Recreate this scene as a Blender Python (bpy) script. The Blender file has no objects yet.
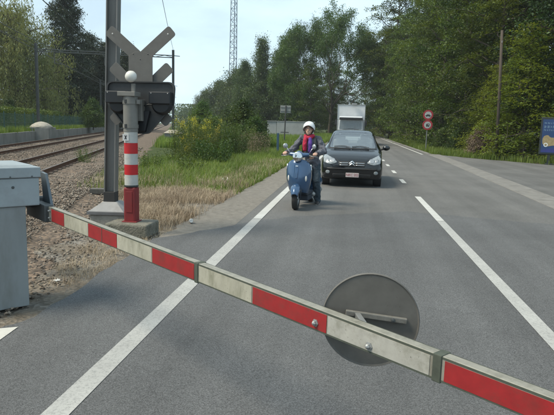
import bpy, bmesh, math, random
import numpy as np
from mathutils import Vector, Matrix
from mathutils.bvhtree import BVHTree

random.seed(7)
rng = np.random.default_rng(7)
scene = bpy.context.scene
col = scene.collection
PI = math.pi

# ------------------------------------------------------------------ camera
cam_d = bpy.data.cameras.new('camera')
cam_d.sensor_width = 36.0
cam_d.sensor_fit = 'HORIZONTAL'
cam_d.lens = 36.0
cam_d.clip_start = 0.05
cam_d.clip_end = 3000
cam = bpy.data.objects.new('camera', cam_d)
col.objects.link(cam)
right = Vector((0.99076, 0.13279, 0.02762))
up = Vector((-0.04666, 0.14252, 0.98869))
fwd = Vector((-0.12735, 0.98084, -0.14740))
M4 = Matrix.Identity(4)
for r in range(3):
    M4[r][0] = right[r]; M4[r][1] = up[r]; M4[r][2] = -fwd[r]
M4[0][3], M4[1][3], M4[2][3] = 0, 0, 1.6
cam.matrix_world = M4
scene.camera = cam

# ------------------------------------------------------------------ sky, sun, exposure
SUN_EL, SUN_AZ = 54, -112          # azimuth measured clockwise from the road direction (+Y)
w = bpy.data.worlds.new('World'); scene.world = w; w.use_nodes = True
nt = w.node_tree; nt.nodes.clear()
out = nt.nodes.new('ShaderNodeOutputWorld'); bg = nt.nodes.new('ShaderNodeBackground')
sky = nt.nodes.new('ShaderNodeTexSky'); sky.sky_type = 'NISHITA'; sky.sun_disc = False
sky.sun_elevation = math.radians(SUN_EL); sky.sun_rotation = math.radians(SUN_AZ)
sky.air_density = 1.0; sky.dust_density = 1.6; sky.ozone_density = 1.2
tc = nt.nodes.new('ShaderNodeTexCoord')
mp = nt.nodes.new('ShaderNodeMapping'); mp.inputs['Scale'].default_value = (1.0, 1.0, 3.2)
nz = nt.nodes.new('ShaderNodeTexNoise'); nz.inputs['Scale'].default_value = 2.6
nz.inputs['Detail'].default_value = 7; nz.inputs['Roughness'].default_value = 0.55
rp = nt.nodes.new('ShaderNodeMapRange'); rp.inputs[1].default_value = 0.40; rp.inputs[2].default_value = 0.72
rp.inputs[3].default_value = 0.55; rp.inputs[4].default_value = 1.0
mixc = nt.nodes.new('ShaderNodeMix'); mixc.data_type = 'RGBA'
mixc.inputs[7].default_value = (8.4, 10.8, 12.0, 1)      # thin bright cloud veil
nt.links.new(tc.outputs['Generated'], mp.inputs['Vector']); nt.links.new(mp.outputs[0], nz.inputs['Vector'])
nt.links.new(nz.outputs[0], rp.inputs[0]); nt.links.new(rp.outputs[0], mixc.inputs[0])
nt.links.new(sky.outputs[0], mixc.inputs[6]); nt.links.new(mixc.outputs[2], bg.inputs[0])
bg.inputs[1].default_value = 0.082
nt.links.new(bg.outputs[0], out.inputs[0])
sd = bpy.data.lights.new('sun', 'SUN'); sd.energy = 3.3; sd.angle = math.radians(22); sd.color = (1.0, 0.90, 0.72)
sun = bpy.data.objects.new('sun', sd); col.objects.link(sun)
az, el = math.radians(SUN_AZ), math.radians(SUN_EL)
to_sun = Vector((math.sin(az) * math.cos(el), math.cos(az) * math.cos(el), math.sin(el)))
sun.rotation_euler = to_sun.to_track_quat('Z', 'Y').to_euler()
vs = scene.view_settings
vs.view_transform = 'Standard'; vs.look = 'None'; vs.gamma = 1; vs.use_curve_mapping = False; vs.exposure = 0.5
scene.display_settings.display_device = 'sRGB'
scene.cycles.max_bounces = 8; scene.cycles.transparent_max_bounces = 12
scene.cycles.use_denoising = True

# ------------------------------------------------------------------ materials
def _new(name):
    m = bpy.data.materials.new(name); m.use_nodes = True
    return m, m.node_tree, m.node_tree.nodes['Principled BSDF']

def mat(name, c, rough=0.6, metal=0.0, var=0.15, scale=6.0, dirt=None, dirt_amt=0.0, bump=0.0, bscale=40.0, coat=0.0, spec=0.5, stretch=(1, 1, 1), specks=0.0):
    """base colour with two octaves of tonal variation, optional dirt blotches, fine bump"""
    m, t, p = _new(name); N, L = t.nodes, t.links
    p.inputs['Roughness'].default_value = rough; p.inputs['Metallic'].default_value = metal
    p.inputs['Specular IOR Level'].default_value = spec
    p.inputs['Coat Weight'].default_value = coat; p.inputs['Coat Roughness'].default_value = 0.04
    co = N.new('ShaderNodeTexCoord'); mp = N.new('ShaderNodeMapping'); mp.inputs['Scale'].default_value = stretch
    L.new(co.outputs['Object'], mp.inputs['Vector'])
    n1 = N.new('ShaderNodeTexNoise'); n1.inputs['Scale'].default_value = scale; n1.inputs['Detail'].default_value = 6
    n1.inputs['Roughness'].default_value = 0.65
    L.new(mp.outputs[0], n1.inputs['Vector'])
    mr = N.new('ShaderNodeMapRange'); mr.inputs[1].default_value = 0.25; mr.inputs[2].default_value = 0.75
    mr.inputs[3].default_value = 1 - var; mr.inputs[4].default_value = 1 + var
    L.new(n1.outputs[0], mr.inputs[0])
    mul = N.new('ShaderNodeVectorMath'); mul.operation = 'SCALE'; mul.inputs[0].default_value = c[:3]
    L.new(mr.outputs[0], mul.inputs['Scale'])
    last = mul.outputs[0]
    if dirt:
        n2 = N.new('ShaderNodeTexNoise'); n2.inputs['Scale'].default_value = scale * 0.7; n2.inputs['Detail'].default_value = 8
        n2.inputs['Roughness'].default_value = 0.75; n2.noise_dimensions = '4D'; n2.inputs['W'].default_value = 3.3
        L.new(mp.outputs[0], n2.inputs['Vector'])
        r2 = N.new('ShaderNodeMapRange'); r2.inputs[1].default_value = 0.48; r2.inputs[2].default_value = 0.72
        r2.inputs[3].default_value = 0; r2.inputs[4].default_value = dirt_amt
        L.new(n2.outputs[0], r2.inputs[0])
        mx = N.new('ShaderNodeMix'); mx.data_type = 'RGBA'; mx.inputs[7].default_value = (*dirt, 1)
        L.new(r2.outputs[0], mx.inputs[0]); L.new(last, mx.inputs[6]); last = mx.outputs[2]
    if specks:      # chips and grime spots
        n4 = N.new('ShaderNodeTexNoise'); n4.inputs['Scale'].default_value = 85; n4.inputs['Detail'].default_value = 3; n4.inputs['Roughness'].default_value = .6
        L.new(co.outputs['Object'], n4.inputs['Vector'])
        r4 = N.new('ShaderNodeMapRange'); r4.inputs[1].default_value = .66; r4.inputs[2].default_value = .72; r4.inputs[3].default_value = 0; r4.inputs[4].default_value = specks
        L.new(n4.outputs[0], r4.inputs[0])
        m4 = N.new('ShaderNodeMix'); m4.data_type = 'RGBA'; m4.inputs[7].default_value = (.06, .055, .045, 1)
        L.new(r4.outputs[0], m4.inputs[0]); L.new(last, m4.inputs[6]); last = m4.outputs[2]
    L.new(last, p.inputs['Base Color'])
    if bump:
        n3 = N.new('ShaderNodeTexNoise'); n3.inputs['Scale'].default_value = bscale; n3.inputs['Detail'].default_value = 4
        L.new(co.outputs['Object'], n3.inputs['Vector'])
        b = N.new('ShaderNodeBump'); b.inputs['Strength'].default_value = bump; b.inputs['Distance'].default_value = 0.02
        L.new(n3.outputs[0], b.inputs['Height']); L.new(b.outputs[0], p.inputs['Normal'])
    return m

def asphalt(name, c, speck=0.5, patch=0.18, wear=None):
    m, t, p = _new(name); N, L = t.nodes, t.links
    p.inputs['Roughness'].default_value = 0.85; p.inputs['Specular IOR Level'].default_value = 0.35
    co = N.new('ShaderNodeTexCoord')
    def noise(s, d=5, stretch=None, r=0.6):
        n = N.new('ShaderNodeTexNoise'); n.inputs['Scale'].default_value = s; n.inputs['Detail'].default_value = d; n.inputs['Roughness'].default_value = r
        if stretch:
            mp = N.new('ShaderNodeMapping'); mp.inputs['Scale'].default_value = stretch
            L.new(co.outputs['Object'], mp.inputs[0]); L.new(mp.outputs[0], n.inputs[0])
        else: L.new(co.outputs['Object'], n.inputs[0])
        return n.outputs[0]
    def rng_(x, a, b, c_, d_):
        r = N.new('ShaderNodeMapRange'); r.inputs[1].default_value = a; r.inputs[2].default_value = b
        r.inputs[3].default_value = c_; r.inputs[4].default_value = d_; L.new(x, r.inputs[0]); return r.outputs[0]
    def mulm(a, b):
        q = N.new('ShaderNodeMath'); q.operation = 'MULTIPLY'; L.new(a, q.inputs[0]); L.new(b, q.inputs[1]); return q.outputs[0]
    vor = N.new('ShaderNodeTexVoronoi'); vor.inputs['Scale'].default_value = 210; L.new(co.outputs['Object'], vor.inputs[0])
    sep = N.new('ShaderNodeSeparateColor'); L.new(vor.outputs['Color'], sep.inputs[0])
    grain = rng_(sep.outputs[0], 0, 1, 1 - speck, 1 + speck)
    big = rng_(noise(0.55, 6), .3, .7, 1 - patch, 1 + patch)
    streak = rng_(noise(1.0, 4, (1.5, 0.04, 1)), .3, .7, 0.80, 1.18)
    v3 = N.new('ShaderNodeTexVoronoi'); v3.inputs['Scale'].default_value = 60; L.new(co.outputs['Object'], v3.inputs[0])
    sp3 = N.new('ShaderNodeSeparateColor'); L.new(v3.outputs['Color'], sp3.inputs[0])
    chips = mulm(rng_(sp3.outputs[1], .90, .93, 0, 1), rng_(v3.outputs['Distance'], .0, .32, 1, 0))
    lift = N.new('ShaderNodeMath'); lift.operation = 'MULTIPLY_ADD'; lift.inputs[1].default_value = 1.1; lift.inputs[2].default_value = 1.0; L.new(chips, lift.inputs[0])
    val = mulm(mulm(mulm(grain, big), streak), lift.outputs[0])
    sc = N.new('ShaderNodeVectorMath'); sc.operation = 'SCALE'; sc.inputs[0].default_value = c; L.new(val, sc.inputs['Scale'])
    last = sc.outputs[0]
    # sealed cracks
    v2 = N.new('ShaderNodeTexVoronoi'); v2.feature = 'DISTANCE_TO_EDGE'; v2.inputs['Scale'].default_value = 0.33
    ad = N.new('ShaderNodeVectorMath'); ad.operation = 'ADD'
    nn = N.new('ShaderNodeTexNoise'); nn.inputs['Scale'].default_value = 1.6; nn.inputs['Detail'].default_value = 5
    L.new(co.outputs['Object'], nn.inputs[0]); L.new(nn.outputs['Color'], ad.inputs[0]); L.new(co.outputs['Object'], ad.inputs[1])
    L.new(ad.outputs[0], v2.inputs[0])
    crack = rng_(v2.outputs['Distance'], 0.0, 0.005, 0.16, 0.0)
    mx = N.new('ShaderNodeMix'); mx.data_type = 'RGBA'; mx.inputs[7].default_value = (c[0] * .35, c[1] * .35, c[2] * .35, 1)
    L.new(crack, mx.inputs[0]); L.new(last, mx.inputs[6]); last = mx.outputs[2]
    L.new(last, p.inputs['Base Color'])
    b = N.new('ShaderNodeBump'); b.inputs['Strength'].default_value = 0.55; b.inputs['Distance'].default_value = 0.006
    L.new(vor.outputs['Distance'], b.inputs['Height']); L.new(b.outputs[0], p.inputs['Normal'])
    return m

def paint_line(name, c, under, worn):
    m, t, p = _new(name); N, L = t.nodes, t.links
    p.inputs['Roughness'].default_value = 0.8
    co = N.new('ShaderNodeTexCoord')
    n = N.new('ShaderNodeTexNoise'); n.inputs['Scale'].default_value = 55; n.inputs['Detail'].default_value = 6; n.inputs['Roughness'].default_value = .75
    L.new(co.outputs['Object'], n.inputs[0])
    r = N.new('ShaderNodeMapRange'); r.inputs[1].default_value = 0.62 - worn * .3; r.inputs[2].default_value = 0.74 - worn * .2
    r.inputs[3].default_value = 0; r.inputs[4].default_value = 0.55; L.new(n.outputs[0], r.inputs[0])
    n2 = N.new('ShaderNodeTexNoise'); n2.inputs['Scale'].default_value = 3; n2.inputs['Detail'].default_value = 5; L.new(co.outputs['Object'], n2.inputs[0])
    r2 = N.new('ShaderNodeMapRange'); r2.inputs[3].default_value = .75; r2.inputs[4].default_value = 1.2; L.new(n2.outputs[0], r2.inputs[0])
    s = N.new('ShaderNodeVectorMath'); s.operation = 'SCALE'; s.inputs[0].default_value = c; L.new(r2.outputs[0], s.inputs['Scale'])
    mx = N.new('ShaderNodeMix'); mx.data_type = 'RGBA'; mx.inputs[7].default_value = (*under, 1)
    L.new(r.outputs[0], mx.inputs[0]); L.new(s.outputs[0], mx.inputs[6]); L.new(mx.outputs[2], p.inputs['Base Color'])
    return m

def leaf_mat(name, c1, c2, trans=0.35, rough=0.5, clump=0.5, spec=0.35, tint=(1.5, 1.35, .5, 1)):
    """leaves: hue varies leaf by leaf; sunlit boughs and dark gaps are put into the colour; part of the light passes through"""
    m = bpy.data.materials.new(name); m.use_nodes = True; t = m.node_tree; N, L = t.nodes, t.links; N.clear()
    o = N.new('ShaderNodeOutputMaterial'); p = N.new('ShaderNodeBsdfPrincipled'); tr = N.new('ShaderNodeBsdfTranslucent'); mx = N.new('ShaderNodeMixShader')
    g = N.new('ShaderNodeNewGeometry'); co = N.new('ShaderNodeTexCoord'); oi = N.new('ShaderNodeObjectInfo')
    n = N.new('ShaderNodeTexNoise'); n.inputs['Scale'].default_value = clump; n.inputs['Detail'].default_value = 3; L.new(co.outputs['Object'], n.inputs[0])
    a = N.new('ShaderNodeMath'); a.operation = 'MULTIPLY_ADD'; a.inputs[1].default_value = .45; L.new(g.outputs['Random Per Island'], a.inputs[0])
    r = N.new('ShaderNodeMapRange'); r.inputs[1].default_value = .3; r.inputs[2].default_value = .7; r.inputs[3].default_value = -.35; r.inputs[4].default_value = .8  # wide bough-scale range paints sunlit clumps and shaded gaps into the leaf colour
    L.new(n.outputs[0], r.inputs[0]); L.new(r.outputs[0], a.inputs[2])
    mc = N.new('ShaderNodeMix'); mc.data_type = 'RGBA'; mc.clamp_factor = True; mc.inputs[6].default_value = (*c1, 1); mc.inputs[7].default_value = (*c2, 1)
    L.new(a.outputs[0], mc.inputs[0])
    hv = N.new('ShaderNodeHueSaturation'); L.new(mc.outputs[2], hv.inputs['Color'])
    r3 = N.new('ShaderNodeMapRange'); r3.inputs[3].default_value = .82; r3.inputs[4].default_value = 1.18; L.new(oi.outputs['Random'], r3.inputs[0]); L.new(r3.outputs[0], hv.inputs['Value'])
    r4 = N.new('ShaderNodeMapRange'); r4.inputs[3].default_value = .485; r4.inputs[4].default_value = .515; L.new(oi.outputs['Random'], r4.inputs[0]); L.new(r4.outputs[0], hv.inputs['Hue'])
    L.new(hv.outputs[0], p.inputs['Base Color']); p.inputs['Roughness'].default_value = rough; p.inputs['Specular IOR Level'].default_value = spec
    tcx = N.new('ShaderNodeMix'); tcx.data_type = 'RGBA'; tcx.blend_type = 'MULTIPLY'; tcx.inputs[0].default_value = 1; tcx.inputs[7].default_value = tint
    L.new(hv.outputs[0], tcx.inputs[6]); L.new(tcx.outputs[2], tr.inputs[0])
    mx.inputs[0].default_value = trans; L.new(p.outputs[0], mx.inputs[1]); L.new(tr.outputs[0], mx.inputs[2]); L.new(mx.outputs[0], o.inputs[0])
    return m

def island_mat(name, c1, c2, rough=.9, trans=0.0):
    m, t, p = _new(name); N, L = t.nodes, t.links
    g = N.new('ShaderNodeNewGeometry'); mc = N.new('ShaderNodeMix'); mc.data_type = 'RGBA'
    mc.inputs[6].default_value = (*c1, 1); mc.inputs[7].default_value = (*c2, 1); L.new(g.outputs['Random Per Island'], mc.inputs[0])
    L.new(mc.outputs[2], p.inputs['Base Color']); p.inputs['Roughness'].default_value = rough; p.inputs['Specular IOR Level'].default_value = .3
    return m

def glass_mat(name, tint, ior=1.55, base=(0, 0, 0), see=0.75):
    """thin pane: what lies behind shows through a tint, the sky mirrors by Fresnel"""
    m = bpy.data.materials.new(name); m.use_nodes = True; t = m.node_tree; N, L = t.nodes, t.links; N.clear()
    o = N.new('ShaderNodeOutputMaterial'); tr = N.new('ShaderNodeBsdfTransparent'); gl = N.new('ShaderNodeBsdfGlossy'); fr = N.new('ShaderNodeFresnel'); mx = N.new('ShaderNodeMixShader')
    tr.inputs[0].default_value = (*tint, 1); gl.inputs['Roughness'].default_value = 0.03; fr.inputs[0].default_value = ior
    L.new(fr.outputs[0], mx.inputs[0]); L.new(tr.outputs[0], mx.inputs[1]); L.new(gl.outputs[0], mx.inputs[2]); L.new(mx.outputs[0], o.inputs[0])
    return m

# ------------------------------------------------------------------ geometry helpers
class MB:
    """collects shapes, then links them as ONE mesh object"""
    def __init__(s): s.v = []; s.f = []
    def add(s, vs, fs, mx=None):
        o = len(s.v)
        s.v += [tuple(mx @ Vector(q)) for q in vs] if mx is not None else [tuple(q) for q in vs]
        s.f += [tuple(i + o for i in f) for f in fs]
        return s
    def box(s, c, d, rot=None, taper=1.0):
        x, y, z = d[0] / 2, d[1] / 2, d[2] / 2
        vs = [(-x, -y, -z), (x, -y, -z), (x, y, -z), (-x, y, -z), (-x * taper, -y * taper, z), (x * taper, -y * taper, z), (x * taper, y * taper, z), (-x * taper, y * taper, z)]
        mx = Matrix.Translation(c) @ (rot.to_4x4() if rot is not None else Matrix.Identity(4))
        return s.add(vs, [(0, 3, 2, 1), (4, 5, 6, 7), (0, 1, 5, 4), (1, 2, 6, 5), (2, 3, 7, 6), (3, 0, 4, 7)], mx)
    def tube(s, pts, rad, n=10, caps=True, flat=None):
        pts = [Vector(p) for p in pts]
        if not hasattr(rad, '__len__'): rad = [rad] * len(pts)
        rings = []; ref = None
        for i, p in enumerate(pts):
            d = (pts[min(i + 1, len(pts) - 1)] - pts[max(i - 1, 0)]).normalized()
            if ref is None: ref = Vector((0, 0, 1)) if abs(d.z) < .9 else Vector((1, 0, 0))
            u = d.cross(ref)
            if u.length < 1e-5: u = d.cross(Vector((0, 1, 0)))
            u.normalize(); v = u.cross(d); ref = v
            rings.append([p + (u * math.cos(2 * PI * k / n) * rad[i] + v * math.sin(2 * PI * k / n) * rad[i] * (flat or 1)) for k in range(n)])
        vs = [q for r in rings for q in r]; fs = []
        for i in range(len(pts) - 1):
            for k in range(n):
                fs.append((i * n + k, i * n + (k + 1) % n, (i + 1) * n + (k + 1) % n, (i + 1) * n + k))
        if caps:
            fs.append(tuple(reversed(range(n)))); fs.append(tuple((len(pts) - 1) * n + k for k in range(n)))
        return s.add(vs, fs)
    def lathe(s, prof, n=24, mx=None, closed=False):
        """profile [(r, h)] turned about local Z"""
        vs = []; fs = []
        for r, h in prof: vs += [(r * math.cos(2 * PI * k / n), r * math.sin(2 * PI * k / n), h) for k in range(n)]
        m = len(prof)
        for i in range(m - 1 if not closed else m):
            j = (i + 1) % m
            for k in range(n): fs.append((i * n + k, i * n + (k + 1) % n, j * n + (k + 1) % n, j * n + k))
        if not closed:
            if prof[0][0] > 1e-6: fs.append(tuple(reversed(range(n))))
            if prof[-1][0] > 1e-6: fs.append(tuple((m - 1) * n + k for k in range(n)))
        return s.add(vs, fs, mx)
    def prism(s, poly, y0, y1, mx=None):
        """polygon in XZ extruded along Y"""
        n = len(poly)
        vs = [(x, y0, z) for x, z in poly] + [(x, y1, z) for x, z in poly]
        fs = [tuple(range(n)), tuple(reversed(range(n, 2 * n)))] + [(k, k + n, (k + 1) % n + n, (k + 1) % n) for k in range(n)]
        return s.add(vs, fs, mx)
    def slab(s, poly, z0, z1):
        n = len(poly)
        vs = [(x, y, z0) for x, y in poly] + [(x, y, z1) for x, y in poly]
        fs = [tuple(reversed(range(n))), tuple(range(n, 2 * n))] + [(k, (k + 1) % n, (k + 1) % n + n, k + n) for k in range(n)]
        return s.add(vs, fs)
    def sphere(s, c, r, n=16, m=10, mx=None, sq=(1, 1, 1)):
        prof = [(max(math.sin(PI * i / m), 1e-4), -math.cos(PI * i / m)) for i in range(m + 1)]
        q = Matrix.Translation(c) @ Matrix.Diagonal((r * sq[0], r * sq[1], r * sq[2], 1))
        if mx is not None: q = mx @ q
        return s.lathe(prof, n, q)
    def mesh(s, name):
        me = bpy.data.meshes.new(name); me.from_pydata(s.v, [], s.f); me.update(); return me
    def build(s, name, m, parent=None, smooth=False, bevel=0, auto=None, seg=2):
        return link(name, s.mesh(name), m, parent, smooth, bevel, auto, seg)

def fix_normals(me):
    bm = bmesh.new(); bm.from_mesh(me); bmesh.ops.recalc_face_normals(bm, faces=bm.faces); bm.to_mesh(me); bm.free()

def link(name, me, m, parent=None, smooth=False, bevel=0, auto=None, seg=2, fix=True):
    if fix: fix_normals(me)
    o = bpy.data.objects.new(name, me); col.objects.link(o)
    if m: me.materials.append(m)
    if parent is not None: o.parent = parent
    if smooth or auto: me.polygons.foreach_set('use_smooth', [True] * len(me.polygons))
    if auto: me.set_sharp_from_angle(angle=math.radians(auto))
    if bevel:
        b = o.modifiers.new('bevel', 'BEVEL'); b.width = bevel; b.segments = seg; b.limit_method = 'ANGLE'; b.angle_limit = math.radians(35)
    return o

def np_mesh(name, V, F):
    """V (n,3), F (m,k) arrays -> mesh data, fast"""
    me = bpy.data.meshes.new(name); k = F.shape[1]
    me.vertices.add(len(V)); me.vertices.foreach_set('co', np.ascontiguousarray(V, dtype=np.float32).ravel())
    me.loops.add(F.size); me.loops.foreach_set('vertex_index', np.ascontiguousarray(F, dtype=np.int32).ravel())
    me.polygons.add(len(F)); me.polygons.foreach_set('loop_start', np.arange(0, F.size, k, dtype=np.int32))
    me.update(calc_edges=True); return me

def empty(name, loc=(0, 0, 0), rz=0, label=None, cat=None, group=None):
    o = bpy.data.objects.new(name, None); col.objects.link(o); o.location = loc; o.rotation_euler = (0, 0, rz); o.empty_display_size = .1
    return tag(o, label, cat, group)

def tag(o, label=None, cat=None, group=None, kind=None):
    if label: o['label'] = label
    if cat: o['category'] = cat
    if group: o['group'] = group
    if kind: o['kind'] = kind
    return o

def copy_tree(o, parent=None):
    c = o.copy(); col.objects.link(c); c.parent = parent
    for ch in list(o.children): copy_tree(ch, c)
    return c

def sheet(name, poly, z, m, kind='structure', parent=None, cuts=0):
    me = bpy.data.meshes.new(name); me.from_pydata([(x, y, z) for x, y in poly], [], [tuple(range(len(poly)))]); me.update()
    o = link(name, me, m, parent)
    if parent is None: o['kind'] = kind
    return o

RY = Matrix.Rotation
def rot(ax, deg): return Matrix.Rotation(math.radians(deg), 3, ax)
TH = math.radians(18)
def rail(n, s, z=0.0):                    # n: metres right of the railway's zero line, s: metres along it
    return Vector((n * math.cos(TH) - s * math.sin(TH), n * math.sin(TH) + s * math.cos(TH), z))
# ------------------------------------------------------------------ ground, roads, markings
def ground_mat():
    m, t, p = _new('ground_soil'); N, L = t.nodes, t.links
    p.inputs['Roughness'].default_value = .95; p.inputs['Specular IOR Level'].default_value = .2
    g = N.new('ShaderNodeTexCoord'); P = g.outputs['Object']
    def noise(s, d=6, r=.65):
        n = N.new('ShaderNodeTexNoise'); n.inputs['Scale'].default_value = s; n.inputs['Detail'].default_value = d; n.inputs['Roughness'].default_value = r; L.new(P, n.inputs[0]); return n.outputs[0]
    def mr(x, a, b, c=0, d=1):
        r = N.new('ShaderNodeMapRange'); r.inputs[1].default_value = a; r.inputs[2].default_value = b; r.inputs[3].default_value = c; r.inputs[4].default_value = d; L.new(x, r.inputs[0]); return r.outputs[0]
    def mix(f, a, b):
        q = N.new('ShaderNodeMix'); q.data_type = 'RGBA'
        L.new(f, q.inputs[0])
        for i, x in ((6, a), (7, b)):
            if isinstance(x, tuple): q.inputs[i].default_value = (*x, 1)
            else: L.new(x, q.inputs[i])
        return q.outputs[2]
    def op(o, a, b):
        q = N.new('ShaderNodeMath'); q.operation = o
        for i, x in ((0, a), (1, b)):
            if isinstance(x, (int, float)): q.inputs[i].default_value = x
            else: L.new(x, q.inputs[i])
        return q.outputs[0]
    sep = N.new('ShaderNodeSeparateXYZ'); L.new(P, sep.inputs[0])
    grass = mix(mr(noise(1.3), .35, .65), (.030, .045, .012), (.062, .080, .022))
    soil = mix(mr(noise(3.0, 9), .35, .65), (.100, .082, .062), (.225, .190, .148))
    grav = N.new('ShaderNodeTexVoronoi'); grav.inputs['Scale'].default_value = 26; L.new(P, grav.inputs[0])
    sg = N.new('ShaderNodeSeparateColor'); L.new(grav.outputs['Color'], sg.inputs[0])
    soil = mix(mr(noise(.9, 5), .42, .6), soil, mix(sg.outputs[0], (.07, .065, .058), (.26, .245, .22)))
    far = mr(op('ADD', sep.outputs[1], op('MULTIPLY', noise(.6), 9.0)), 17.5, 21.0)
    leftside = mix(far, soil, grass)
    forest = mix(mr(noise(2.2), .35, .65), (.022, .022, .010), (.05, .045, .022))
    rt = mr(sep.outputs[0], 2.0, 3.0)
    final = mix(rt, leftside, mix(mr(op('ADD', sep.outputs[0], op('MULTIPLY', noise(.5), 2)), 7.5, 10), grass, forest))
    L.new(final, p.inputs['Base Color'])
    b = N.new('ShaderNodeBump'); b.inputs['Strength'].default_value = .8; b.inputs['Distance'].default_value = .03
    L.new(op('ADD', grav.outputs['Distance'], noise(14, 8)), b.inputs['Height']); L.new(b.outputs[0], p.inputs['Normal'])
    return m
GROUND = ground_mat()
OLD = asphalt('worn_asphalt', (.114, .1125, .109), .42, .16)
NEW = asphalt('newer_asphalt', (.094, .0955, .0975), .5, .16)
SIDE = asphalt('side_road_asphalt', (.108, .107, .104), .35, .2)
PATH = mat('gravelly_concrete', (.175, .160, .138), .95, var=.3, scale=9, dirt=(.09, .08, .065), dirt_amt=.7, bump=.7, bscale=90)
GUT = mat('gutter_concrete', (.168, .161, .149), .9, var=.28, scale=3, dirt=(.10, .095, .085), dirt_amt=.7, bump=.4, bscale=70)
WHITE_LINE = paint_line('line_paint', (.43, .43, .41), (.13, .13, .125), .22)
WHITE_WORN = paint_line('worn_line_paint', (.34, .34, .325), (.105, .107, .11), .45)

sheet('ground', [(-500, -200), (500, -200), (500, 900), (-500, 900)], -.03, GROUND)
road = sheet('road', [(-1.8, -30), (4.3, -30), (4.6, 12), (5.0, 30), (5.0, 40), (5.0, 700), (-1.8, 700)], 0, OLD)
def jag(a, b, n, amp, seed):
    r = random.Random(seed); return [(a[0] + (b[0] - a[0]) * i / n + r.uniform(-amp, amp), a[1] + (b[1] - a[1]) * i / n + r.uniform(-amp, amp)) for i in range(n)]
sheet('crossing_asphalt', [(4.1, -30)] + [(4.45, 9.7)] + jag((4.45, 9.9), (1.1, 10.9), 10, .05, 1) + jag((1.1, 10.9), (-.9, 9.7), 9, .05, 2) + jag((-.9, 9.7), (-1.86, 8.6), 6, .05, 3) +
      jag((-1.9, 8.3), (-2.66, 7.2), 6, .05, 4) + jag((-2.66, 7.2), (-2.47, 4.1), 14, .03, 5) + jag((-2.50, 4.0), (-2.70, 3.3), 6, .03, 6) + [(-2.75, -30)], .004, NEW)
sheet('footpath', [(-1.78, 6.6)] + [(-1.78, 200), (-2.5, 200), (-2.46, 40)] + jag((-2.44, 24), (-2.56, 9), 46, .05, 8) + jag((-2.6, 8.7), (-2.6, 7.35), 6, .05, 9) + [(-2.5, 6.6)], .0015, PATH)
sheet('side_road', [(5.0, -30), (60, -30), (60, -4), (24, 14), (15, 23.3), (10.1, 29.2)] + jag((10.1, 29.2), (7.0, 33.4), 14, .09, 11) + jag((7.0, 33.4), (5.7, 36.2), 8, .09, 12) + [(5.4, 36.2), (5.0, 14)], -.004, SIDE)
# painted lines (parts of the road)
def line(name, x0, x1, y0, y1, m, dx=0.0, z=.008):
    return sheet(name, [(x0, y0), (x1, y0), (x1 + dx, y1), (x0 + dx, y1)], z, m, parent=road)
line('edge_line', -1.605, -1.455, -8, 9.2, WHITE_WORN); line('edge_line', -1.605, -1.455, 9.22, 260, WHITE_LINE)
line('centre_line', 1.555, 1.69, -8, 9.9, WHITE_WORN); line('centre_line', 1.555, 1.69, 9.92, 13.4, WHITE_LINE)
for k in range(40):
    line('centre_dash', 1.545, 1.675, 16.6 + 3.6 * k, 17.85 + 3.6 * k, WHITE_LINE)
line('edge_line', 4.42, 4.56, 36, 260, WHITE_LINE)
sheet('stop_marking', [(-2.46, -3), (-2.31, -3), (-2.45, 3.52), (-2.475, 3.79), (-2.59, 3.73)], .0085, paint_line('stop_paint', (.5, .49, .45), (.12, .12, .12), .2), parent=road)
sheet('side_road_dash', [(11.7, 21.3), (12.6, 20.9), (12.7, 21.05), (11.8, 21.45)], .003, WHITE_LINE, parent=road)
# concrete gutter of separate slabs
gut = tag(bpy.data.objects.new('gutter', None), kind='structure'); col.objects.link(gut)
def gx(y, k):
    return (4.0 + .0265 * (y) if y < 30 else 4.795 + .01 * (y - 30)) if k == 0 else (4.72 + .026 * y if y < 36 else 5.66)
yy = -2.0; k = 0
while yy < 36:
    y1 = yy + 1.95; e = .008; dz = random.Random(k).uniform(-.004, .006)
    MB().slab([(gx(yy, 0), yy + e), (gx(yy, 1), yy + e), (gx(y1, 1), y1 - e), (gx(y1, 0), y1 - e)], -.06, .012 + dz).build('slab', GUT, gut, bevel=.012)
    yy = y1; k += 1
# right-hand kerb beyond the junction
kerb = tag(bpy.data.objects.new('kerb', None), kind='structure'); col.objects.link(kerb)
for k in range(60):
    y0 = 36.4 + k * 1.0
    MB().box((4.98 + .0, y0 + .5, .0), (.22, .985, .11)).build('kerbstone', GUT, kerb, bevel=.015)

# ------------------------------------------------------------------ railway
BALLAST = None
def ballast_mat():
    m, t, p = _new('ballast'); N, L = t.nodes, t.links; p.inputs['Roughness'].default_value = .95
    co = N.new('ShaderNodeTexCoord')
    v = N.new('ShaderNodeTexVoronoi'); v.inputs['Scale'].default_value = 17; L.new(co.outputs['Object'], v.inputs[0])
    s = N.new('ShaderNodeSeparateColor'); L.new(v.outputs['Color'], s.inputs[0])
    mx = N.new('ShaderNodeMix'); mx.data_type = 'RGBA'; mx.inputs[6].default_value = (.062, .050, .041, 1); mx.inputs[7].default_value = (.215, .165, .125, 1)
    L.new(s.outputs[0], mx.inputs[0])
    n = N.new('ShaderNodeTexNoise'); n.inputs['Scale'].default_value = .8; n.inputs['Detail'].default_value = 6; L.new(co.outputs['Object'], n.inputs[0])
    mx2 = N.new('ShaderNodeMix'); mx2.data_type = 'RGBA'; mx2.blend_type = 'MULTIPLY'; mx2.inputs[7].default_value = (.82, .72, .60, 1)
    L.new(n.outputs[0], mx2.inputs[0]); L.new(mx.outputs[2], mx2.inputs[6]); L.new(mx2.outputs[2], p.inputs['Base Color'])
    b = N.new('ShaderNodeBump'); b.inputs['Strength'].default_value = 1; b.inputs['Distance'].default_value = .04; L.new(v.outputs['Distance'], b.inputs['Height']); b.invert = True
    L.new(b.outputs[0], p.inputs['Normal']); return m
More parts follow.
